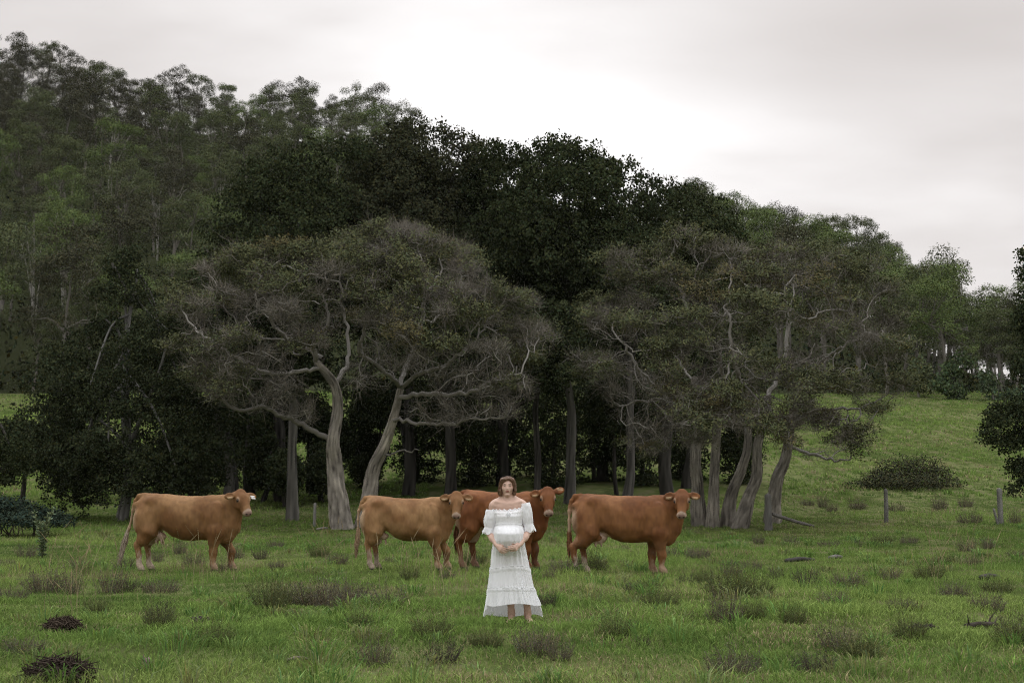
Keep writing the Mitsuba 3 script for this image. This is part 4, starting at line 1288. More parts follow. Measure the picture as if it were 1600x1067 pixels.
# her right hand (left in the picture) holds the belly from below, fingers pointing to the middle
ky = -0.262
hand(LW, [np.array([-0.072, ky, 0.868]), np.array([-0.078, ky - 0.004, 0.848]), np.array([-0.086, ky - 0.002, 0.829]), np.array([-0.096, ky + 0.008, 0.812])],
     [((0.86, -0.06, -0.36), (0.9, 0.12, -0.25)), ((0.86, -0.06, -0.38), (0.9, 0.12, -0.26)), ((0.86, -0.04, -0.40), (0.9, 0.12, -0.28)), ((0.84, 0, -0.42), (0.9, 0.12, -0.3))],
     [0.078, 0.086, 0.080, 0.064], [[-0.118, -0.200, 0.888], [-0.090, -0.222, 0.888], [-0.062, -0.236, 0.884], [-0.036, -0.244, 0.876]], 0.0135)
# her left hand (right in the picture) lies over it
kz = -0.296
hand(RW, [np.array([0.070, kz, 0.884]), np.array([0.072, kz - 0.006, 0.864]), np.array([0.078, kz - 0.004, 0.845]), np.array([0.088, kz + 0.006, 0.828])],
     [((-0.96, 0.02, -0.16), (-0.92, 0.18, -0.22)), ((-0.96, 0.0, -0.16), (-0.92, 0.18, -0.2)), ((-0.96, 0.0, -0.14), (-0.92, 0.18, -0.16)), ((-0.96, 0.02, -0.12), (-0.9, 0.18, -0.12))],
     [0.080, 0.090, 0.083, 0.066], [[0.120, -0.215, 0.898], [0.092, -0.246, 0.906], [0.064, -0.258, 0.904], [0.040, -0.258, 0.897]], 0.0135)
# legs and bare feet
for fx, kx, yaw_ in ((0.035, 0.0, -0.12), (0.222, 0.17, 0.25)):
    F.chain([[kx * 0.5 - 0.01, 0.03, 0.82, 0.060], [kx, 0.0, 0.46, 0.056], [(kx + fx) / 2, 0.035, 0.34, 0.054], [fx, 0.03, 0.12, 0.036], [fx, 0.025, 0.075, 0.036]], 0.03)
    F.cone([fx, 0.05, 0.03], [fx + yaw_ * 0.10, -0.08, 0.028], 0.032, 0.032, 0.03)
    F.ell([fx + yaw_ * 0.13, -0.115, 0.022], [0.046, 0.055, 0.02], 0.02)
    for k in range(5):
        b_ = np.array([fx + yaw_ * 0.15 + (k - 2) * 0.017, -0.150 - 0.012 * (1.5 - abs(k - 1.2)), 0.016])
        F.ell(b_ + [0, -0.012, 0], [0.0085, 0.018, 0.010], 0.006)
    for s in (-1, 1):
        F.ell([fx + s * 0.030, 0.03, 0.085], [0.014, 0.018, 0.018], 0.015)
# head
hc_ = np.array([HX, 0, HZ])
F.ell(hc_ + [0, 0.020, 0.030], [0.071, 0.088, 0.080], 0.02)
F.ell(hc_ + [0, -0.020, -0.010], [0.060, 0.066, 0.085], 0.02)
F.cone(hc_ + [0, -0.020, -0.045], hc_ + [0, -0.054, -0.094], 0.040, 0.019, 0.02)
for s in (-1, 1):
    F.cone(hc_ + [s * 0.050, 0.005, -0.050], hc_ + [s * 0.014, -0.052, -0.094], 0.018, 0.014, 0.02)     # jaw line
    F.ell(hc_ + [s * 0.040, -0.056, -0.022], [0.022, 0.020, 0.018], 0.018)                              # cheek bone
    F.ell(hc_ + [s * 0.031, -0.088, 0.010], [0.017, 0.012, 0.010], 0.010, cut=True)                     # eye socket
    F.ell(hc_ + [s * 0.031, -0.073, 0.027], [0.022, 0.010, 0.007], 0.010)                               # brow
    F.ell(hc_ + [s * 0.031, -0.070, 0.010], [0.014, 0.010, 0.010], 0.004)                               # eyelids
    F.ell(hc_ + [s * 0.009, -0.084, -0.029], [0.008, 0.009, 0.007], 0.008)                              # nostril wing
    F.ell(hc_ + [s * 0.072, 0.015, 0.0], [0.010, 0.020, 0.030], 0.008)                                  # ear
F.cone(hc_ + [0, -0.076, 0.016], hc_ + [0, -0.093, -0.024], 0.0075, 0.0095, 0.012)                      # nose
F.ell(hc_ + [0, -0.080, -0.0525], [0.022, 0.009, 0.0055], 0.006)                                         # lips
F.ell(hc_ + [0, -0.079, -0.0605], [0.019, 0.009, 0.0055], 0.006)
F.ell(hc_ + [0, -0.012, -0.028], [0.063, 0.060, 0.052], 0.02)                                          # cheeks
F.ell(hc_ + [0, -0.060, -0.045], [0.034, 0.026, 0.030], 0.02)
F.ell(hc_ + [0, -0.072, -0.094], [0.018, 0.014, 0.014], 0.012)                                          # chin
m = F.mesh()
P = np.array(m.vertices)
c = SKIN * (0.9 + 0.2 * patchy(P, [25, 25, 25], 5))[:, None]
q = P - hc_


def paint(mask, colour):
    global c
    k = np.clip(mask, 0, 1)[:, None]
    c = c * (1 - k) + np.asarray(colour) * k


paint(ramp(1 - np.linalg.norm((np.abs(q) - [0.045, 0.06, 0.035 * 0]) / [0.028, 0.04, 0.03], axis=1), 0, 0.8) * (q[:, 1] < -0.03) * 0.35, [0.52, 0.27, 0.21])
ml = np.linalg.norm((q - [0, -0.09, -0.0565]) / [0.0235, 0.03, 0.0105], axis=1)
paint(ramp(1.05 - ml, 0, 0.25), [0.34, 0.11, 0.095])
paint(ramp(1 - np.linalg.norm((q - [0, -0.09, -0.0562]) / [0.022, 0.03, 0.0028], axis=1), 0, 0.3) * 0.4, [0.16, 0.045, 0.04])
for s in (-1, 1):
    e = (q - [s * 0.031, -0.078, 0.0095])
    paint(ramp(1 - np.linalg.norm(e / [0.0165, 0.03, 0.0085], axis=1), 0, 0.25) * 0.9, [0.10, 0.055, 0.045])
    paint(ramp(1 - np.linalg.norm((q - [s * 0.032, -0.078, 0.0285 ]) / [0.021, 0.03, 0.0058], axis=1), 0, 0.3) * 0.8, [0.10, 0.055, 0.035])
put('person__body', Bag().add(there(P), m.faces, c), 'mat_skin', True)
scene['mat_eyeball'] = {'type': 'principled', 'base_color': VC, 'roughness': 0.15}
for k, s in enumerate((-1, 1)):
    e = trimesh.creation.icosphere(3, 0.0115)
    v = np.array(e.vertices)
    iris = np.hypot(v[:, 0], v[:, 2]) < 0.0068
    col = np.where((iris & (v[:, 1] < 0))[:, None], [0.06, 0.045, 0.035], [0.32, 0.29, 0.27])
    v[:, 2] *= 0.42
    put('person__eye' + ('_001' if k else ''), Bag().add(there(v + hc_ + [s * 0.031, -0.0725, 0.0092]), e.faces, col), 'mat_eyeball', True)

# hair: a wavy bob swept to the side, ending above the shoulders
G = Field([-0.16, -0.12, 1.38], [0.15, 0.17, 1.70], 0.005)
G.ell(hc_ + [0, 0.028, 0.034], [0.080, 0.092, 0.084], 0.02)
G.ell(hc_ + [0, 0.055, -0.02], [0.082, 0.070, 0.085], 0.03)
rng = np.random.default_rng(61)
for s in (-1, 1):
    for k in range(5):
        y = -0.030 + 0.030 * k
        wv = rng.uniform(0, 0.01)
        G.chain([[HX + s * 0.055, y * 0.7, HZ + 0.075, 0.026], [HX + s * (0.070 + wv), y, HZ + 0.025, 0.019], [HX + s * (0.074 + wv), y + 0.004, HZ - 0.015, 0.017], [HX + s * (0.080 + wv * 1.3), y - 0.004, HZ - 0.050, 0.018 if s < 0 else 0.014],
                 [HX + s * (0.074 + wv * (2.2 if s < 0 else 0.6)), y + 0.002, HZ - 0.082, 0.018], [HX + s * (0.074 if s < 0 else 0.062), y + 0.006, HZ - (0.104 if s < 0 else 0.074), 0.009]], 0.014)
# the swept fringe
G.chain([[HX + 0.020, -0.060, HZ + 0.088, 0.018], [HX - 0.030, -0.062, HZ + 0.078, 0.020], [HX - 0.062, -0.038, HZ + 0.045, 0.018]], 0.015)
G.chain([[HX + 0.022, -0.058, HZ + 0.088, 0.016], [HX + 0.052, -0.046, HZ + 0.068, 0.018], [HX + 0.070, -0.022, HZ + 0.035, 0.016]], 0.015)
# the face stays free
G.ell(hc_ + [0.007, -0.085, -0.026], [0.060, 0.085, 0.098], 0.012, cut=True)
m = G.mesh()
P = np.array(m.vertices)
strand = meshkit.fbm(np.stack([P[:, 0] * 130, P[:, 1] * 130, P[:, 2] * 22 + 30 * np.abs(P[:, 0])], 1) + 40, 3, 7)
m.vertices = P + m.vertex_normals * (strand - 0.5)[:, None] * 0.010
col = np.array([0.135, 0.075, 0.045]) * (0.35 + 1.35 * strand)[:, None]
put('person__hair', Bag().add(there(m.vertices), m.faces, col), 'mat_hair', True)
st = Bag()
tree_ = cKDTree(np.array(m.vertices))
nrm = np.array(m.vertex_normals)
for i in range(900):
    s = -1 if rng.uniform() < 0.58 else 1
    ph = rng.uniform(0, 1)
    y0, y1 = -0.062 + 0.135 * ph, -0.045 + 0.150 * ph
    end = HZ - (0.098 if s < 0 else 0.070) + rng.normal(0, 0.008)
    t = np.linspace(0, 1, 13)
    ztop = HZ + 0.118 - 0.02 * abs(ph - 0.45)
    z = ztop + (end - ztop) * t
    wide = np.interp(t, [0, 0.08, 0.25, 0.5, 0.75, 1], [0.018 * s * 1.0 if s > 0 else -0.018, 0.045, 0.078, 0.086, 0.094, 0.078]) if s > 0 else np.interp(t, [0, 0.08, 0.25, 0.5, 0.75, 1], [-0.018, 0.035, 0.076, 0.088, 0.100, 0.088])
    p = np.stack([HX + s * wide, y0 + (y1 - y0) * t + 0.007 * np.sin(t * 11 + 2.2 * s + ph), z], 1)
    d_, k_ = tree_.query(p)
    q_ = np.array(m.vertices)[k_] + nrm[k_] * (0.0015 + 0.004 * rng.uniform())
    p = p * 0.12 + q_ * 0.88
    p = (np.vstack([p[:1], p[:-1]]) + 2 * p + np.vstack([p[1:], p[-1:]])) / 4
    if (p[:, 1] < -0.095).any():
        continue
    st.add(*[there(z_) if j == 0 else z_ for j, z_ in enumerate(tube(p, np.interp(t, [0, 0.5, 1], [0.0016, 0.0022, 0.0008]), 3, cap=False))], np.array([0.165, 0.094, 0.056]) * rng.uniform(0.35, 1.7))
put('person__hair__strands', st, 'mat_hair', True)
labels['person__hair__strands'] = {'kind': 'stuff'}


# the dress: loops of cloth given by (z, left x, right x, front y, back y)
def loops(tab, z):
    t = np.array(sorted(tab))
    return [PchipInterpolator(t[:, 0], t[:, k])(np.clip(z, t[0, 0], t[-1, 0])) for k in range(1, 5)]


TORSO = [(0.04, -0.255, 0.365, -0.245, 0.285), (0.20, -0.240, 0.335, -0.225, 0.25), (0.40, -0.216, 0.275, -0.200, 0.21), (0.63, -0.200, 0.234, -0.168, 0.165), (0.74, -0.192, 0.214, -0.164, 0.145), (0.82, -0.184, 0.200, -0.206, 0.135),
         (0.88, -0.176, 0.190, -0.254, 0.125), (0.94, -0.178, 0.190, -0.290, 0.12), (1.00, -0.176, 0.187, -0.294, 0.115), (1.06, -0.166, 0.174, -0.238, 0.11), (1.105, -0.157, 0.163, -0.178, 0.108), (1.15, -0.160, 0.166, -0.168, 0.108),
         (1.20, -0.170, 0.174, -0.172, 0.105), (1.24, -0.182, 0.186, -0.148, 0.10), (1.29, -0.198, 0.200, -0.112, 0.096), (1.36, -0.20, 0.19, -0.075, 0.090)]


def drape(top, bottom, fullness, gathers, seed, rows=44, cols=420, start=0.0, flare=0.0, base=0.0):
    """Cloth between two heights (functions of the angle), gathered: fine pleats that open downwards from a seam."""
    rng = np.random.default_rng(seed)
    th = np.linspace(0, 2 * np.pi, cols, endpoint=False)
    t = np.linspace(0, 1, rows)[:, None]
    z = top(th)[None] * (1 - t) + bottom(th)[None] * t
    xl, xr, yf, yb = loops(TORSO, z)
    cx, cy = (xl + xr) / 2, 0.02
    sx, sy = np.sin(th)[None], -np.cos(th)[None]                 # angle 0 faces the camera
    x = cx + np.where(sx > 0, xr - cx, cx - xl) * np.sign(sx) * np.abs(sx) ** 0.9
    y = cy + np.where(sy < 0, cy - yf, yb - cy) * np.sign(sy) * np.abs(sy) ** 0.95
    u = th / (2 * np.pi)
    wave = np.zeros((1, cols))
    for k, amp in ((gathers, 1.0), (gathers * 0.53, 0.7), (gathers * 1.7, 0.18), (gathers * 0.23, 1.2)):
        warp = 0.35 * np.sin(2 * np.pi * (3 * u + rng.uniform())) + 0.2 * np.sin(2 * np.pi * (7 * u + rng.uniform()))
        wave = wave + amp * np.sin(2 * np.pi * (round(k) * u + rng.uniform() + warp))[None]
    open_ = start + (1 - start) * np.clip(t * 1.15, 0, 1) ** 0.7
    soft = meshkit.noise(np.stack([np.broadcast_to(u * 26, z.shape).ravel(), z.ravel() * 5, np.zeros(z.size)], 1), seed).reshape(z.shape) - 0.5
    out = fullness * open_ * (wave * 0.5 + 1.2 * soft) + base + flare * t ** 2 + 0.006 * np.sin(np.pi * np.clip(t * 4, 0, 1))
    nx, ny = np.sin(th)[None], -np.cos(th)[None]
    v = np.stack([x + nx * out, y + ny * out, z], -1).reshape(-1, 3)
    i, j = np.meshgrid(np.arange(rows - 1), np.arange(cols), indexing='ij')
    a, b = i * cols + j, i * cols + (j + 1) % cols
    f = np.stack([a, b, b + cols, a + cols], -1).reshape(-1, 4)
    return v, np.vstack([f[:, [0, 1, 2]], f[:, [0, 2, 3]]])


def cloth(key, vf, colour=CLOTH):
    put(key, Bag().add(there(vf[0]), vf[1], colour), 'mat_cloth', True)


flat_ = lambda z: (lambda th: np.full(th.shape, z))
seam = lambda th: 1.100 + 0.022 * np.cos(th)
tier1 = lambda th: 0.632 + 0.02 * np.sin(th * 2 + 1)
tier2 = lambda th: 0.392 + 0.02 * np.cos(th)
front = lambda th: np.clip((np.cos(th - 0.14) + 0.05) / 0.35, 0, 1)


def hem(th):
    f = front(th)
    return 0.055 + 0.018 * np.sin(3 * th + 1) + (0.212 - 0.055) * f * f * (3 - 2 * f)


def neck(th):
    return 1.268 + 0.030 * np.clip(np.sin(th), 0, 1) - 0.006 * np.cos(th) + 0.012 * np.clip(-np.cos(th), 0, 1)


cloth('person__dress', drape(seam, tier1, 0.011, 24, 71, rows=70, start=0.15))
cloth('person__dress__bodice', drape(neck, seam, 0.004, 36, 72, rows=34, start=0.8))
cloth('person__dress__middle_tier', drape(tier1, tier2, 0.011, 34, 73, rows=44, start=0.6, flare=0.004, base=0.007))
cloth('person__dress__hem_tier', drape(tier2, hem, 0.014, 38, 74, rows=50, start=0.55, flare=0.010, base=0.015))
cloth('person__dress__neck_frill', drape(lambda th: neck(th) + 0.020 + 0.006 * np.sin(23 * th), neck, 0.009, 70, 75, rows=8, start=0.6))


def piping(line, key, r=0.0025, proud=0.006):
    th = np.linspace(0, 2 * np.pi, 160)
    z = line(th)
    xl, xr, yf, yb = loops(TORSO, z)
    cx, cy = (xl + xr) / 2, 0.02
    sx, sy = np.sin(th), -np.cos(th)
    p = np.stack([cx + np.where(sx > 0, xr - cx, cx - xl) * np.sign(sx) * np.abs(sx) ** 0.9 + sx * proud, cy + np.where(sy < 0, cy - yf, yb - cy) * np.sign(sy) * np.abs(sy) ** 0.95 + sy * proud, z], 1)
    v, f = tube(p, r, 5, cap=False)
    put(key, Bag().add(there(v), f, CLOTH), 'mat_lace', True)


piping(seam, 'person__dress__waist_seam', 0.003)
piping(tier1, 'person__dress__tier_seam', proud=0.013)
piping(tier2, 'person__dress__tier_seam_001', proud=0.021)


def sleeve(key, shoulder, elbow, seed, top_r, frill):
    """A puffed sleeve to the elbow, drawn in above a frilled cuff."""
    a, b = np.asarray(shoulder, float), np.asarray(elbow, float)
    ax = unit(b - a)
    e1 = unit(np.cross(ax, [0, 1, 0]))
    e2 = np.cross(ax, e1)
    rows, cols = 46, 120
    t = np.linspace(0, 1, rows)
    rad = np.interp(t, [0, 0.10, 0.35, 0.55, 0.68, 0.74, 0.80, 1.0], [top_r, top_r * 1.12, top_r * 1.22, top_r * 1.15, top_r * 0.98, top_r * 0.88, top_r * 0.96, top_r * 0.96 + frill])
    th = np.linspace(0, 2 * np.pi, cols, endpoint=False)
    g = np.stack([np.broadcast_to(np.cos(th) * 2.0, (rows, cols)).ravel(), np.broadcast_to(np.sin(th) * 2.0, (rows, cols)).ravel(), np.repeat(t * 5, cols)], 1)
    crease = (meshkit.fbm(g * [1.5, 1.5, 0.8], 3, seed) - 0.5).reshape(rows, cols)
    pleat = np.sin(th * 17 + 2 * np.sin(3 * th)) * 0.5 + np.sin(th * 31) * 0.3
    R = rad[:, None] * (1 + 0.26 * crease) + pleat[None] * np.interp(t, [0, 0.1, 0.6, 0.74, 1], [0.004, 0.002, 0.003, 0.003, 0.009])[:, None]
    cen = a + ax * (t * np.linalg.norm(b - a))[:, None]
    drop = np.interp(t, [0.74, 1.0], [0, 0.014])[:, None] * np.sin(th * 5 + seed)[None]
    v = cen[:, None] + R[..., None] * (np.cos(th)[None, :, None] * e1 + np.sin(th)[None, :, None] * e2) + drop[..., None] * ax
    i, j = np.meshgrid(np.arange(rows - 1), np.arange(cols), indexing='ij')
    k, l = i * cols + j, i * cols + (j + 1) % cols
    f = np.stack([k, l, l + cols, k + cols], -1).reshape(-1, 4)
    cloth(key, (v.reshape(-1, 3), np.vstack([f[:, [0, 1, 2]], f[:, [0, 2, 3]]])))


sleeve('person__dress__sleeve', [-0.190, 0.0, 1.275], [-0.228, -0.012, 1.005], 81, 0.063, 0.013)
sleeve('person__dress__sleeve_001', [0.182, 0.0, 1.352], [0.246, -0.012, 1.030], 82, 0.060, 0.014)
# the laced tie at the neckline
b = Bag()
for s in (-1, 1):
    for pts in ([[0.0, -0.162, 1.262], [s * 0.012, -0.170, 1.245], [0.0, -0.178, 1.228]], [[0, -0.178, 1.228], [s * 0.015, -0.180, 1.212], [s * 0.004, -0.182, 1.196]], [[0, -0.182, 1.226], [s * 0.020, -0.190, 1.236], [s * 0.024, -0.188, 1.220], [0.002, -0.184, 1.224]]):
        b.add(*[there(z) if j == 0 else z for j, z in enumerate(tube(spline(pts, 5), 0.0022, 5))], CLOTH * 0.75)
put('person__dress__tie_string', b, 'mat_lace', True)
tag('person', 'pregnant woman standing barefoot in the grass in a long white off shoulder dress', 'person')
labels['person__dress__hem_tier'] = {'label': 'gathered hem tier, long behind and short in front'}


# ------------------------------------------------------------------ weeds, shrubs, posts and dead wood
rng = np.random.default_rng(900)


def weed_mesh(seed, stems, wide, tall, kind):
    """A clump about the origin. kind: brown (dried weed), sedge (olive, fine), spiky (dark bare stems)."""
    r = np.random.default_rng(seed)
    b = Bag()
    an = r.uniform(0, 2 * np.pi, stems)
    rad = np.sqrt(r.uniform(0, 1, stems)) * wide * 0.45
    C = np.stack([rad * np.cos(an), rad * np.sin(an), np.full(stems, -0.02)], 1)
    out = np.stack([np.cos(an), np.sin(an), np.zeros(stems)], 1)
    A = unit(out * (0.15 + 0.75 * (rad / (wide * 0.45)))[:, None] + [0, 0, 1.0] + r.normal(0, 0.18, (stems, 3)))
    L = tall * r.uniform(0.5, 1.1, stems) * (1.1 - 0.45 * rad / (wide * 0.45))
    tone = {'brown': (0.125, 0.108, 0.080), 'sedge': (0.105, 0.115, 0.052), 'spiky': (0.075, 0.062, 0.052)}[kind]
    b.add(*twig_cones(C, A, L, r.uniform(0.0028, 0.0050, stems), tint(tone, stems, r, 0.3, 0.08), r))
    # side shoots and small dry leaves
    k = r.integers(0, stems, stems * 3)
    t = r.uniform(0.3, 1.0, stems * 3)[:, None]
    S = C[k] + A[k] * L[k][:, None] * t
    B = unit(A[k] * 0.8 + r.normal(0, 0.55, (len(k), 3)))
    b.add(*twig_cones(S, B, r.uniform(0.04, 0.11, len(k)), 0.0026, tint(np.array(tone) * 0.95, len(k), r, 0.3, 0.08), r))
    n = {'brown': 2, 'sedge': 2, 'spiky': 1}[kind] * stems
    k = r.integers(0, len(S), n)
    leaf = {'brown': (0.13, 0.115, 0.080), 'sedge': (0.12, 0.145, 0.055), 'spiky': (0.07, 0.075, 0.04)}[kind]
    b.add(*leaf_quads(S[k] + B[k] * r.uniform(0, 0.08, (n, 1)), unit(B[k] + r.normal(0, 0.5, (n, 3))), r.uniform(0.02, 0.045, n), r.uniform(0.007, 0.014, n), tint(leaf, n, r, 0.35, 0.12), r))
    return b


KINDS_W = {}
for k, (kind, stems, wide, tall) in enumerate([('brown', 170, 0.58, 0.40), ('brown', 120, 0.42, 0.48), ('brown', 190, 0.72, 0.36), ('sedge', 260, 0.62, 0.42), ('sedge', 200, 0.46, 0.48), ('spiky', 110, 0.40, 0.42), ('spiky', 90, 0.34, 0.34)]):
    KINDS_W.setdefault(kind, []).append(weed_mesh(400 + k, stems, wide, tall, kind).dict('mat_leaf'))
SAY_W = {'brown': ('weed_clump', 'low brown clump of dried weeds in the pasture', 'brown weed clumps'), 'sedge': ('sedge_clump', 'olive clump of coarse sedge in the pasture', 'sedge clumps'), 'spiky': ('spiky_weed', 'dark bare stemmed weed in the pasture', 'dark spiky weeds')}


def weed(px, py, kind, scale, label=None):
    p = ground_at(px, py)
    name, say, group = SAY_W[kind]
    key = numbered(name)
    m = KINDS_W[kind][rng.integers(len(KINDS_W[kind]))]
    scene[key] = {**m, 'to_world': T().translate([p[0], p[1], p[2]]).rotate([0, 0, 1], rng.uniform(0, 360)).scale([scale * rng.uniform(0.34, 0.54), scale * rng.uniform(0.34, 0.54), scale * rng.uniform(0.48, 0.84)])}
    tag(key, label or say, 'weed', None if label else group)


BROWN = [(40, 872, 1.3), (72, 925, 1.8), (112, 928, 1.4), (170, 928, 1.7), (250, 926, 1.5), (300, 888, 1.5), (352, 894, 1.3), (368, 872, 1.2), (434, 890, 1.2), (445, 940, 1.1), (488, 948, 1.8), (517, 950, 1.5), (36, 1022, 1.3), (122, 888, 1.2),
         (195, 890, 1.3), (248, 878, 1.2), (281, 866, 1.2), (430, 856, 1.1), (527, 882, 1.3), (606, 950, 1.5), (543, 938, 1.5), (884, 896, 1.5), (838, 1022, 1.5), (875, 1034, 0.9), (974, 862, 1.0), (1047, 873, 1.2), (1090, 872, 1.7), (1145, 905, 1.4),
         (1175, 892, 1.2), (1327, 918, 1.5), (1131, 972, 1.4), (1408, 955, 1.0), (1310, 1018, 1.3), (1145, 1054, 1.1), (1185, 850, 1.3), (1235, 852, 1.3), (1296, 854, 1.4), (1343, 854, 1.3), (1509, 862, 1.5), (1543, 858, 1.2), (1522, 886, 1.0), (1543, 956, 1.2),
         (1492, 934, 1.2), (1303, 946, 1.4), (590, 1042, 1.1), (860, 905, 1.0), (700, 905, 0.9), (940, 890, 0.8), (15, 940, 1.2), (1420, 850, 1.4), (1390, 905, 1.1), (1580, 1000, 1.1), (1590, 870, 1.2), (10, 885, 1.2)]
SEDGE = [(742, 884, 1.8), (920, 890, 1.4), (420, 952, 1.7), (450, 948, 1.4), (676, 998, 1.3), (1137, 936, 1.9), (1178, 936, 1.6), (1178, 966, 1.2), (1343, 1026, 1.4), (1377, 852, 1.6), (1595, 1010, 1.6), (1030, 955, 1.3), (250, 985, 1.0), (500, 870, 1.2),
         (640, 905, 1.2), (1450, 905, 1.4), (1480, 880, 1.3), (960, 1000, 1.0), (760, 1010, 1.0), (330, 1010, 1.2), (1420, 1000, 1.3), (1240, 975, 1.2), (150, 960, 1.1), (560, 985, 1.1), (1010, 925, 1.1), (130, 900, 1.1), (1100, 915, 1.2), (1560, 925, 1.3)]
SPIKY = [(248, 982, 1.5), (407, 874, 1.3), (692, 1036, 1.3), (855, 948, 1.1), (990, 930, 1.3), (1073, 912, 1.4), (1212, 905, 1.3), (1260, 918, 1.8), (1272, 1052, 1.3), (990, 872, 0.9), (610, 880, 0.9), (200, 925, 1.2), (1005, 1010, 0.8), (460, 975, 0.8)]
NAMED = {(838, 1022): 'brown dried weed clump before the woman, near the bottom of the picture', (488, 948): 'wide brown dried weed clump in the grass some way left of the woman', (606, 950): 'brown dried weed clump nearest the left side of the white dress',
         (72, 925): 'tall brown dried weed clump at the left, before the tail of the leftmost cow', (884, 896): 'brown dried weed clump at the hind hooves of the rightmost cow', (1090, 872): 'brown dried weed clump just right of the front hooves of the rightmost cow',
         (248, 982): 'dark spiky weed at the left between the two twig heaps and the leftmost cow', (1260, 918): 'dark bare stemmed weed standing alone in the right half of the pasture', (742, 884): 'olive sedge clump at the hind legs of the cow behind the woman',
         (1137, 936): 'widest olive sedge clump, in the right half of the pasture', (692, 1036): 'dark bare stemmed weed at the bottom, left below the woman'}
for a in BROWN:
    weed(a[0], a[1], 'brown', a[2], NAMED.get(a[:2]))
for a in SEDGE:
    weed(a[0], a[1], 'sedge', a[2], NAMED.get(a[:2]))
for a in SPIKY:
    weed(a[0], a[1], 'spiky', a[2], NAMED.get(a[:2]))
for px, py, s in [(1262, 790, 2.0), (1286, 792, 2.2), (1340, 795, 2.6), (1468, 797, 2.6), (1509, 792, 2.2), (1515, 818, 2.6), (1300, 800, 1.8), (1585, 818, 2.2), (1400, 800, 1.8)]:
    weed(px, py, 'brown', s)

# tall seed stalks
b = Bag()
n = 240
spots = [(100, 890, 60), (250, 880, 60), (330, 900, 60), (640, 900, 40), (1440, 900, 90), (1500, 880, 60), (700, 930, 40), (120, 950, 60), (500, 880, 60)]
C = []
for px, py, w in spots:
    for _ in range(18):
        C.append(ground_at(px + rng.normal(0, w * 0.5), py + rng.normal(0, 14)))
C = np.array(C)
for c_ in C:
    hgt, ln = rng.uniform(0.35, 0.85), rng.normal(0, 0.22, 2)
    t = np.linspace(0, 1, 6)[:, None]
    p = c_ + np.array([0, 0, 1]) * hgt * t + np.array([ln[0], ln[1], 0]) * hgt * t ** 2
    b.add(*tube(p, np.linspace(0.003, 0.0018, 6), 3, cap=False), np.array([0.30, 0.25, 0.15]) * rng.uniform(0.6, 1.1))
    b.add(*tube([p[-2], (p[-2] + p[-1]) / 2, p[-1] + (p[-1] - p[-2]) * 0.4], [0.002, 0.0055, 0.001], 4, cap=False), np.array([0.32, 0.25, 0.15]) * rng.uniform(0.6, 1.1))
put('seed_stalks', b, 'mat_leaf')
tag('seed_stalks', 'thin straw coloured seed stalks standing above the grass', 'grass', kind='stuff')


def bush(name, label, lobes, seed, leaves, colour, size, stems=14, category='bush', ground=None):
    r = np.random.default_rng(seed)
    key = numbered(name)
    low = min(lobes, key=lambda l: l[0][2] - l[1][2])
    w = Bag()
    mid = np.mean([l[0] for l in lobes], axis=0)
    for k in range(stems):
        c = lobes[r.integers(len(lobes))][0]
        root = mid * 0.4 + c * 0.6 + [r.normal(0, 0.12), r.normal(0, 0.12), 0]
        root[2] = float(terrain(root[0], root[1])) - 0.05
        p = spline([root, (root + c) / 2 + r.normal(0, 0.08, 3), c + [0, 0, 0.1]], 4)
        w.add(*tube(p, np.linspace(0.022, 0.006, len(p)), 4), np.array([0.10, 0.085, 0.07]) * r.uniform(0.6, 1.2))
    put(f'{key}__stems', w, 'mat_bark', True)
    labels[f'{key}__stems'] = {'kind': 'stuff'}
    P, D = lobed_points(lobes, leaves, r, -0.5, 0.55, 1.12)
    n = len(P)
    b = Bag()
    b.add(*leaf_quads(P, unit(D * 0.7 + [0, 0, 0.2] + r.normal(0, 0.5, (n, 3))), r.uniform(0.7, 1.3, n) * size, r.uniform(0.35, 0.55, n) * size, tint(colour, n, r, 0.2, 0.1), r, D + [0, 0, 0.2]))
    put(f'{key}__foliage', b, 'mat_leaf')
    labels[f'{key}__foliage'] = {'kind': 'stuff'}
    tag(key, label, category)


def spots_at(d, *spots):
    return [(at(a, b, d + o), np.array([w, w, h]) * d / FOCAL) for a, b, o, w, h in spots]


bush('lantana_bush', 'dark blue green bush at the left edge below the conical tree', spots_at(40, (-10, 800, 0, 34, 28), (20, 798, 0.2, 30, 22), (48, 803, 0, 24, 18), (76, 808, 0.3, 22, 14), (100, 814, 0.4, 18, 10), (30, 815, -0.5, 40, 14), (70, 818, -0.4, 34, 10), (-40, 795, 0.3, 40, 34)), 910, 9000, (0.032, 0.046, 0.033), 0.10)
bush('mound_bush', 'low dark bramble mound on the sunlit slope at the right', spots_at(67, (1405, 738, 0, 38, 26), (1440, 734, 0.4, 34, 24), (1376, 746, 0, 28, 16), (1466, 744, 0, 26, 15), (1420, 752, -1.2, 50, 14), (1366, 755, -1.2, 28, 12), (1340, 760, -1.0, 22, 9), (1392, 759, -1.8, 36, 13), (1440, 758, -1.6, 38, 13), (1486, 755, -0.8, 22, 9)), 911, 8000, (0.050, 0.052, 0.030), 0.12, stems=60)
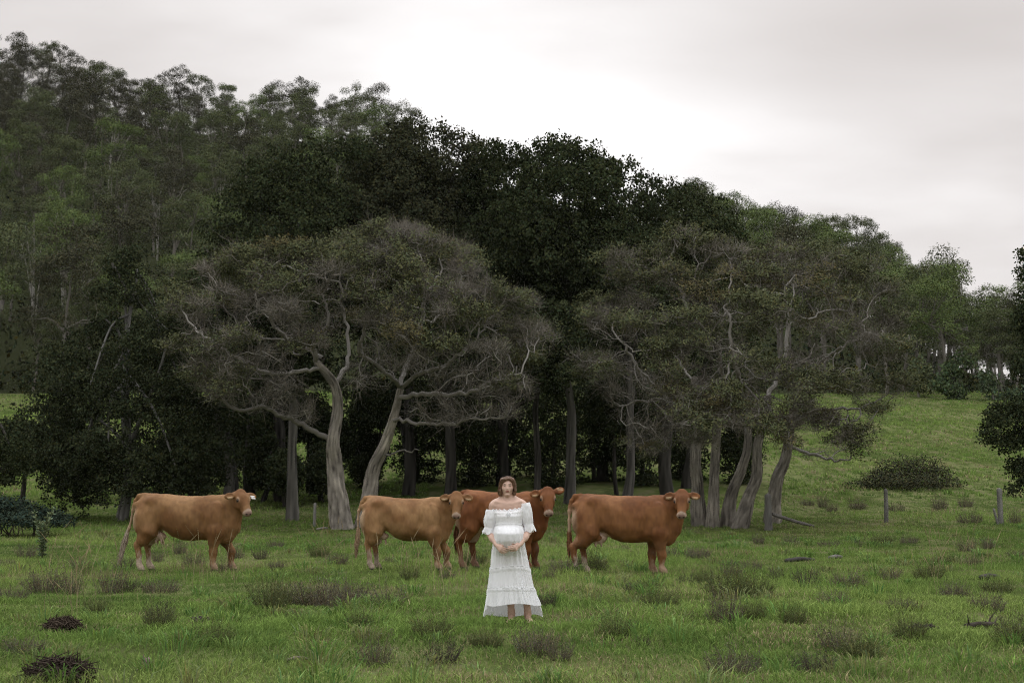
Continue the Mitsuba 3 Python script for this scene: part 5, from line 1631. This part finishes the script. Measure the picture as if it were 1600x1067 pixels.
# the upright weed in front of the lantana
p = ground_at(66, 872)
b, leafy = Bag(), Bag()
r = np.random.default_rng(77)
for k in range(9):
    e = np.array([r.normal(0, 0.14), r.normal(0, 0.14), r.uniform(0.65, 1.12)])
    line = spline([p + [0, 0, -0.03], p + e * [0.3, 0.3, 0.5], p + e], 5)
    b.add(*tube(line, np.linspace(0.011, 0.004, len(line)), 5), [0.10, 0.11, 0.06])
    t = r.uniform(0.15, 1, 60)
    C = np.array([line[min(int(q * (len(line) - 1)), len(line) - 1)] for q in t])
    A = unit(np.stack([r.normal(size=60), r.normal(size=60), r.uniform(0.1, 0.9, 60)], 1))
    leafy.add(*leaf_quads(C, A, r.uniform(0.07, 0.13, 60), r.uniform(0.025, 0.045, 60), tint((0.16, 0.20, 0.115), 60, r, 0.2, 0.08), r))
put('tall_weed__stems', b, 'mat_bark', True)
put('tall_weed__foliage', leafy, 'mat_leaf')
labels['tall_weed__stems'] = labels['tall_weed__foliage'] = {'kind': 'stuff'}
tag('tall_weed', 'upright grey green leafy weed standing before the bush at the left', 'weed')
# saplings at the edge of the forest
for px_, d_, top_, w_, tone, say in [(1492, 128, 548, 22, (0.065, 0.09, 0.042), 'bright green sapling at the forest edge on the right'), (1436, 132, 556, 15, (0.085, 0.10, 0.05), 'slender pale stemmed sapling at the forest edge, left of the bright one'), (1552, 126, 575, 24, (0.075, 0.10, 0.055), 'bushy sapling at the forest edge beside the right overhanging tree')]:
    b0 = on_ground(px_, d_)
    ls = [(at(px_ + r.normal(0, w_ * 0.45), top_ + 10 + q * w_ * 2.6, d_ + r.normal(0, 0.8)), np.array([0.8, 0.8, 0.6]) * w_ * (0.35 + 0.3 * q) * d_ / FOCAL) for q in np.linspace(0, 1, 9)]
    dense_tree('sapling', [[*b0 - [0, 0, 0.2], 0.10], [b0[0] + 0.1, d_, b0[2] + 2, 0.08], [*at(px_, top_ + 10, d_), 0.03]], ls, 920 + px_, 2600, tone, 0.30, say, (0.20, 0.19, 0.17), limbs=6)


# fence posts
def post(px, d, tall, r0, lean, label, seed, name='fence_post', tone=(0.17, 0.165, 0.155)):
    g = np.random.default_rng(seed)
    p = on_ground(px, d)
    z = np.linspace(-0.25, tall, 16)
    line = p + np.stack([lean * z, 0.02 * z, z], 1)
    v, f = tube(line, r0 * (1 - 0.12 * np.linspace(0, 1, 16)), 18)
    k = meshkit.fbm(np.stack([(v[:, 0] - p[0]) / r0 * 1.4, (v[:, 1] - p[1]) / r0 * 1.4, v[:, 2] * 1.3], 1) + 30, 4, seed)
    ax = p + np.stack([lean * (v[:, 2] - p[2]), 0.02 * (v[:, 2] - p[2]), v[:, 2] - p[2]], 1)
    v = ax + (v - ax) * (0.75 + 0.5 * k)[:, None]
    v[-2, 2] += g.uniform(0, 0.02)
    streak = meshkit.fbm(np.stack([v[:, 0] * 14, v[:, 1] * 14, v[:, 2] * 2.2], 1) + 9, 3, seed + 1)
    key = numbered(name)
    put(key, Bag().add(v, f, np.array(tone) * (0.45 + 1.1 * streak)[:, None]), 'mat_bark', 35)
    tag(key, label, 'post')


# smooth=35 splits vertices, so colours go with smooth normals instead
_put = put


def put(key, bag, bsdf, smooth=False):
    return _put(key, bag, bsdf, True if isinstance(smooth, (int, float)) and not isinstance(smooth, bool) else smooth)


post(1201, 45.5, 1.10, 0.125, 0.0, 'thick weathered fence post beside the many stemmed paperbark', 931)
post(1385, 48.5, 1.12, 0.075, 0.01, 'slim grey fence post standing alone on the grass, middle of the right fence line', 932)
post(1564, 46.5, 1.16, 0.095, -0.01, 'dark fence post at the right, with a short stake leaning by it', 933)
post(1559, 46.0, 0.50, 0.040, -0.22, 'short broken stake leaning beside the right fence post', 934, 'leaning_stake')
post(491, 47.0, 0.76, 0.055, 0.02, 'short pale grey post stub left of the leftmost paperbark trunk', 935, 'post_stub', (0.25, 0.245, 0.23))


def log(name, pts, radius, label, seed, tone=(0.16, 0.15, 0.14), cat='log', knobs=0):
    g = np.random.default_rng(seed)
    s = spline(pts, 8)
    v, f = tube(s, radius * np.interp(np.linspace(0, 1, len(s)), [0, 0.15, 0.8, 1], [0.85, 1, 0.9, 0.6]), 12)
    k = meshkit.fbm(v * 5.0 / max(radius * 10, 0.4) + 3, 4, seed)
    c = np.vstack([np.repeat(s, 12, axis=0), s[-1:], s[:1]])
    v = c + (v - c) * (0.65 + 0.7 * k)[:, None]
    b = Bag().add(v, f, np.array(tone) * (0.4 + 1.2 * meshkit.fbm(v * [14, 14, 14], 3, seed + 2))[:, None])
    for _ in range(knobs):
        i = g.integers(2, len(s) - 2)
        d = unit(g.normal(size=3) + [0, 0, 0.8])
        b.add(*tube(np.array([s[i], s[i] + d * radius * 2.0, s[i] + d * radius * 3.6 + g.normal(0, radius * 0.6, 3)]), [radius * 0.4, radius * 0.28, radius * 0.08], 6), np.array(tone) * g.uniform(0.7, 1.2))
    key = numbered(name)
    put(key, b, 'mat_bark', True)
    tag(key, label, cat)


def lift(p, h):
    return np.asarray(p, float) + [0, 0, h]


a_, e_ = lift(on_ground(1207, 45.6), 0.50), lift(on_ground(1272, 45.8), 0.04)
log('fallen_rail', [a_, a_ * 0.5 + e_ * 0.5 + [0, 0, -0.02], e_], 0.055, 'grey fence rail fallen slantwise from the thick post into the grass', 941, (0.17, 0.16, 0.15), 'rail')
for x0, x1, py, rad, say, tone in [(1228, 1272, 878, 0.045, 'dark charred log lying in the grass at the right', (0.075, 0.07, 0.066)), (1296, 1316, 874, 0.045, 'short grey log end beside the dark log', (0.17, 0.16, 0.15)),
                                   (1508, 1558, 982, 0.035, 'dark dead branch lying in the grass near the lower right', (0.07, 0.06, 0.052)), (1532, 1562, 906, 0.045, 'small dark log in the grass at the right edge', (0.07, 0.065, 0.06)),
                                   (448, 480, 1034, 0.018, 'pale broken stick lying in the grass at the lower left of the picture', (0.20, 0.17, 0.135)), (495, 512, 828, 0.03, 'thin pale stick lying at the foot of the leftmost paperbark', (0.32, 0.30, 0.27))]:
    p0, p1 = ground_at(x0, py), ground_at(x1, py - 2)
    log('fallen_log', [lift(p0, rad * 0.7), lift((p0 + p1) / 2, rad * 0.9 + 0.01), lift(p1, rad * 0.6)], rad, say, 950 + x0, tone, knobs=3 if x0 == 1508 else 0)


def stick_heap(px, py, wide, tall, label, seed, tone, n=620):
    g = np.random.default_rng(seed)
    p = ground_at(px, py)
    q = sphere_dirs(n, g, 0.0) * [wide / 2, wide / 2.4, tall] * g.uniform(0.55, 1.0, (n, 1))
    A = unit(g.normal(0, 1, (n, 3)) * [1, 1, 0.6] + 1e-6)
    L = g.uniform(0.15, 0.42, n) * wide
    b = Bag()
    for i in range(n):
        c = p + q[i]
        pts = np.array([c - A[i] * L[i] / 2 - [0, 0, 0.10 * L[i]], c, c + A[i] * L[i] / 2 - [0, 0, 0.12 * L[i]]])
        b.add(*tube(pts, [0.0025, 0.0055, 0.002], 4, cap=False), np.array(tone) * g.uniform(0.5, 1.4))
    key = numbered('stick_heap')
    put(key, b, 'mat_bark', True)
    tag(key, label, 'heap')


stick_heap(98, 985, 0.42, 0.15, 'round dark heap of dead twigs in the grass, the upper one at the left', 961, (0.075, 0.058, 0.045))
stick_heap(92, 1066, 0.58, 0.20, 'large dark heap of dead twigs at the lower left edge of the picture', 962, (0.062, 0.048, 0.040), 900)
stick_heap(313, 974, 0.30, 0.08, 'flat grey tangle of dead twigs in the grass at the left', 963, (0.13, 0.115, 0.10), 160)
stick_heap(1440, 985, 0.40, 0.07, 'flat dark tangle of dead twigs in the grass at the right', 964, (0.075, 0.065, 0.055), 160)
p = ground_at(231, 1050)
log('tree_stump', [lift(p, -0.06), lift(p, 0.03), lift(p, 0.10)], 0.035, 'small pale ragged stump in the grass at the lower left', 971, (0.19, 0.155, 0.125), 'stump', 5)
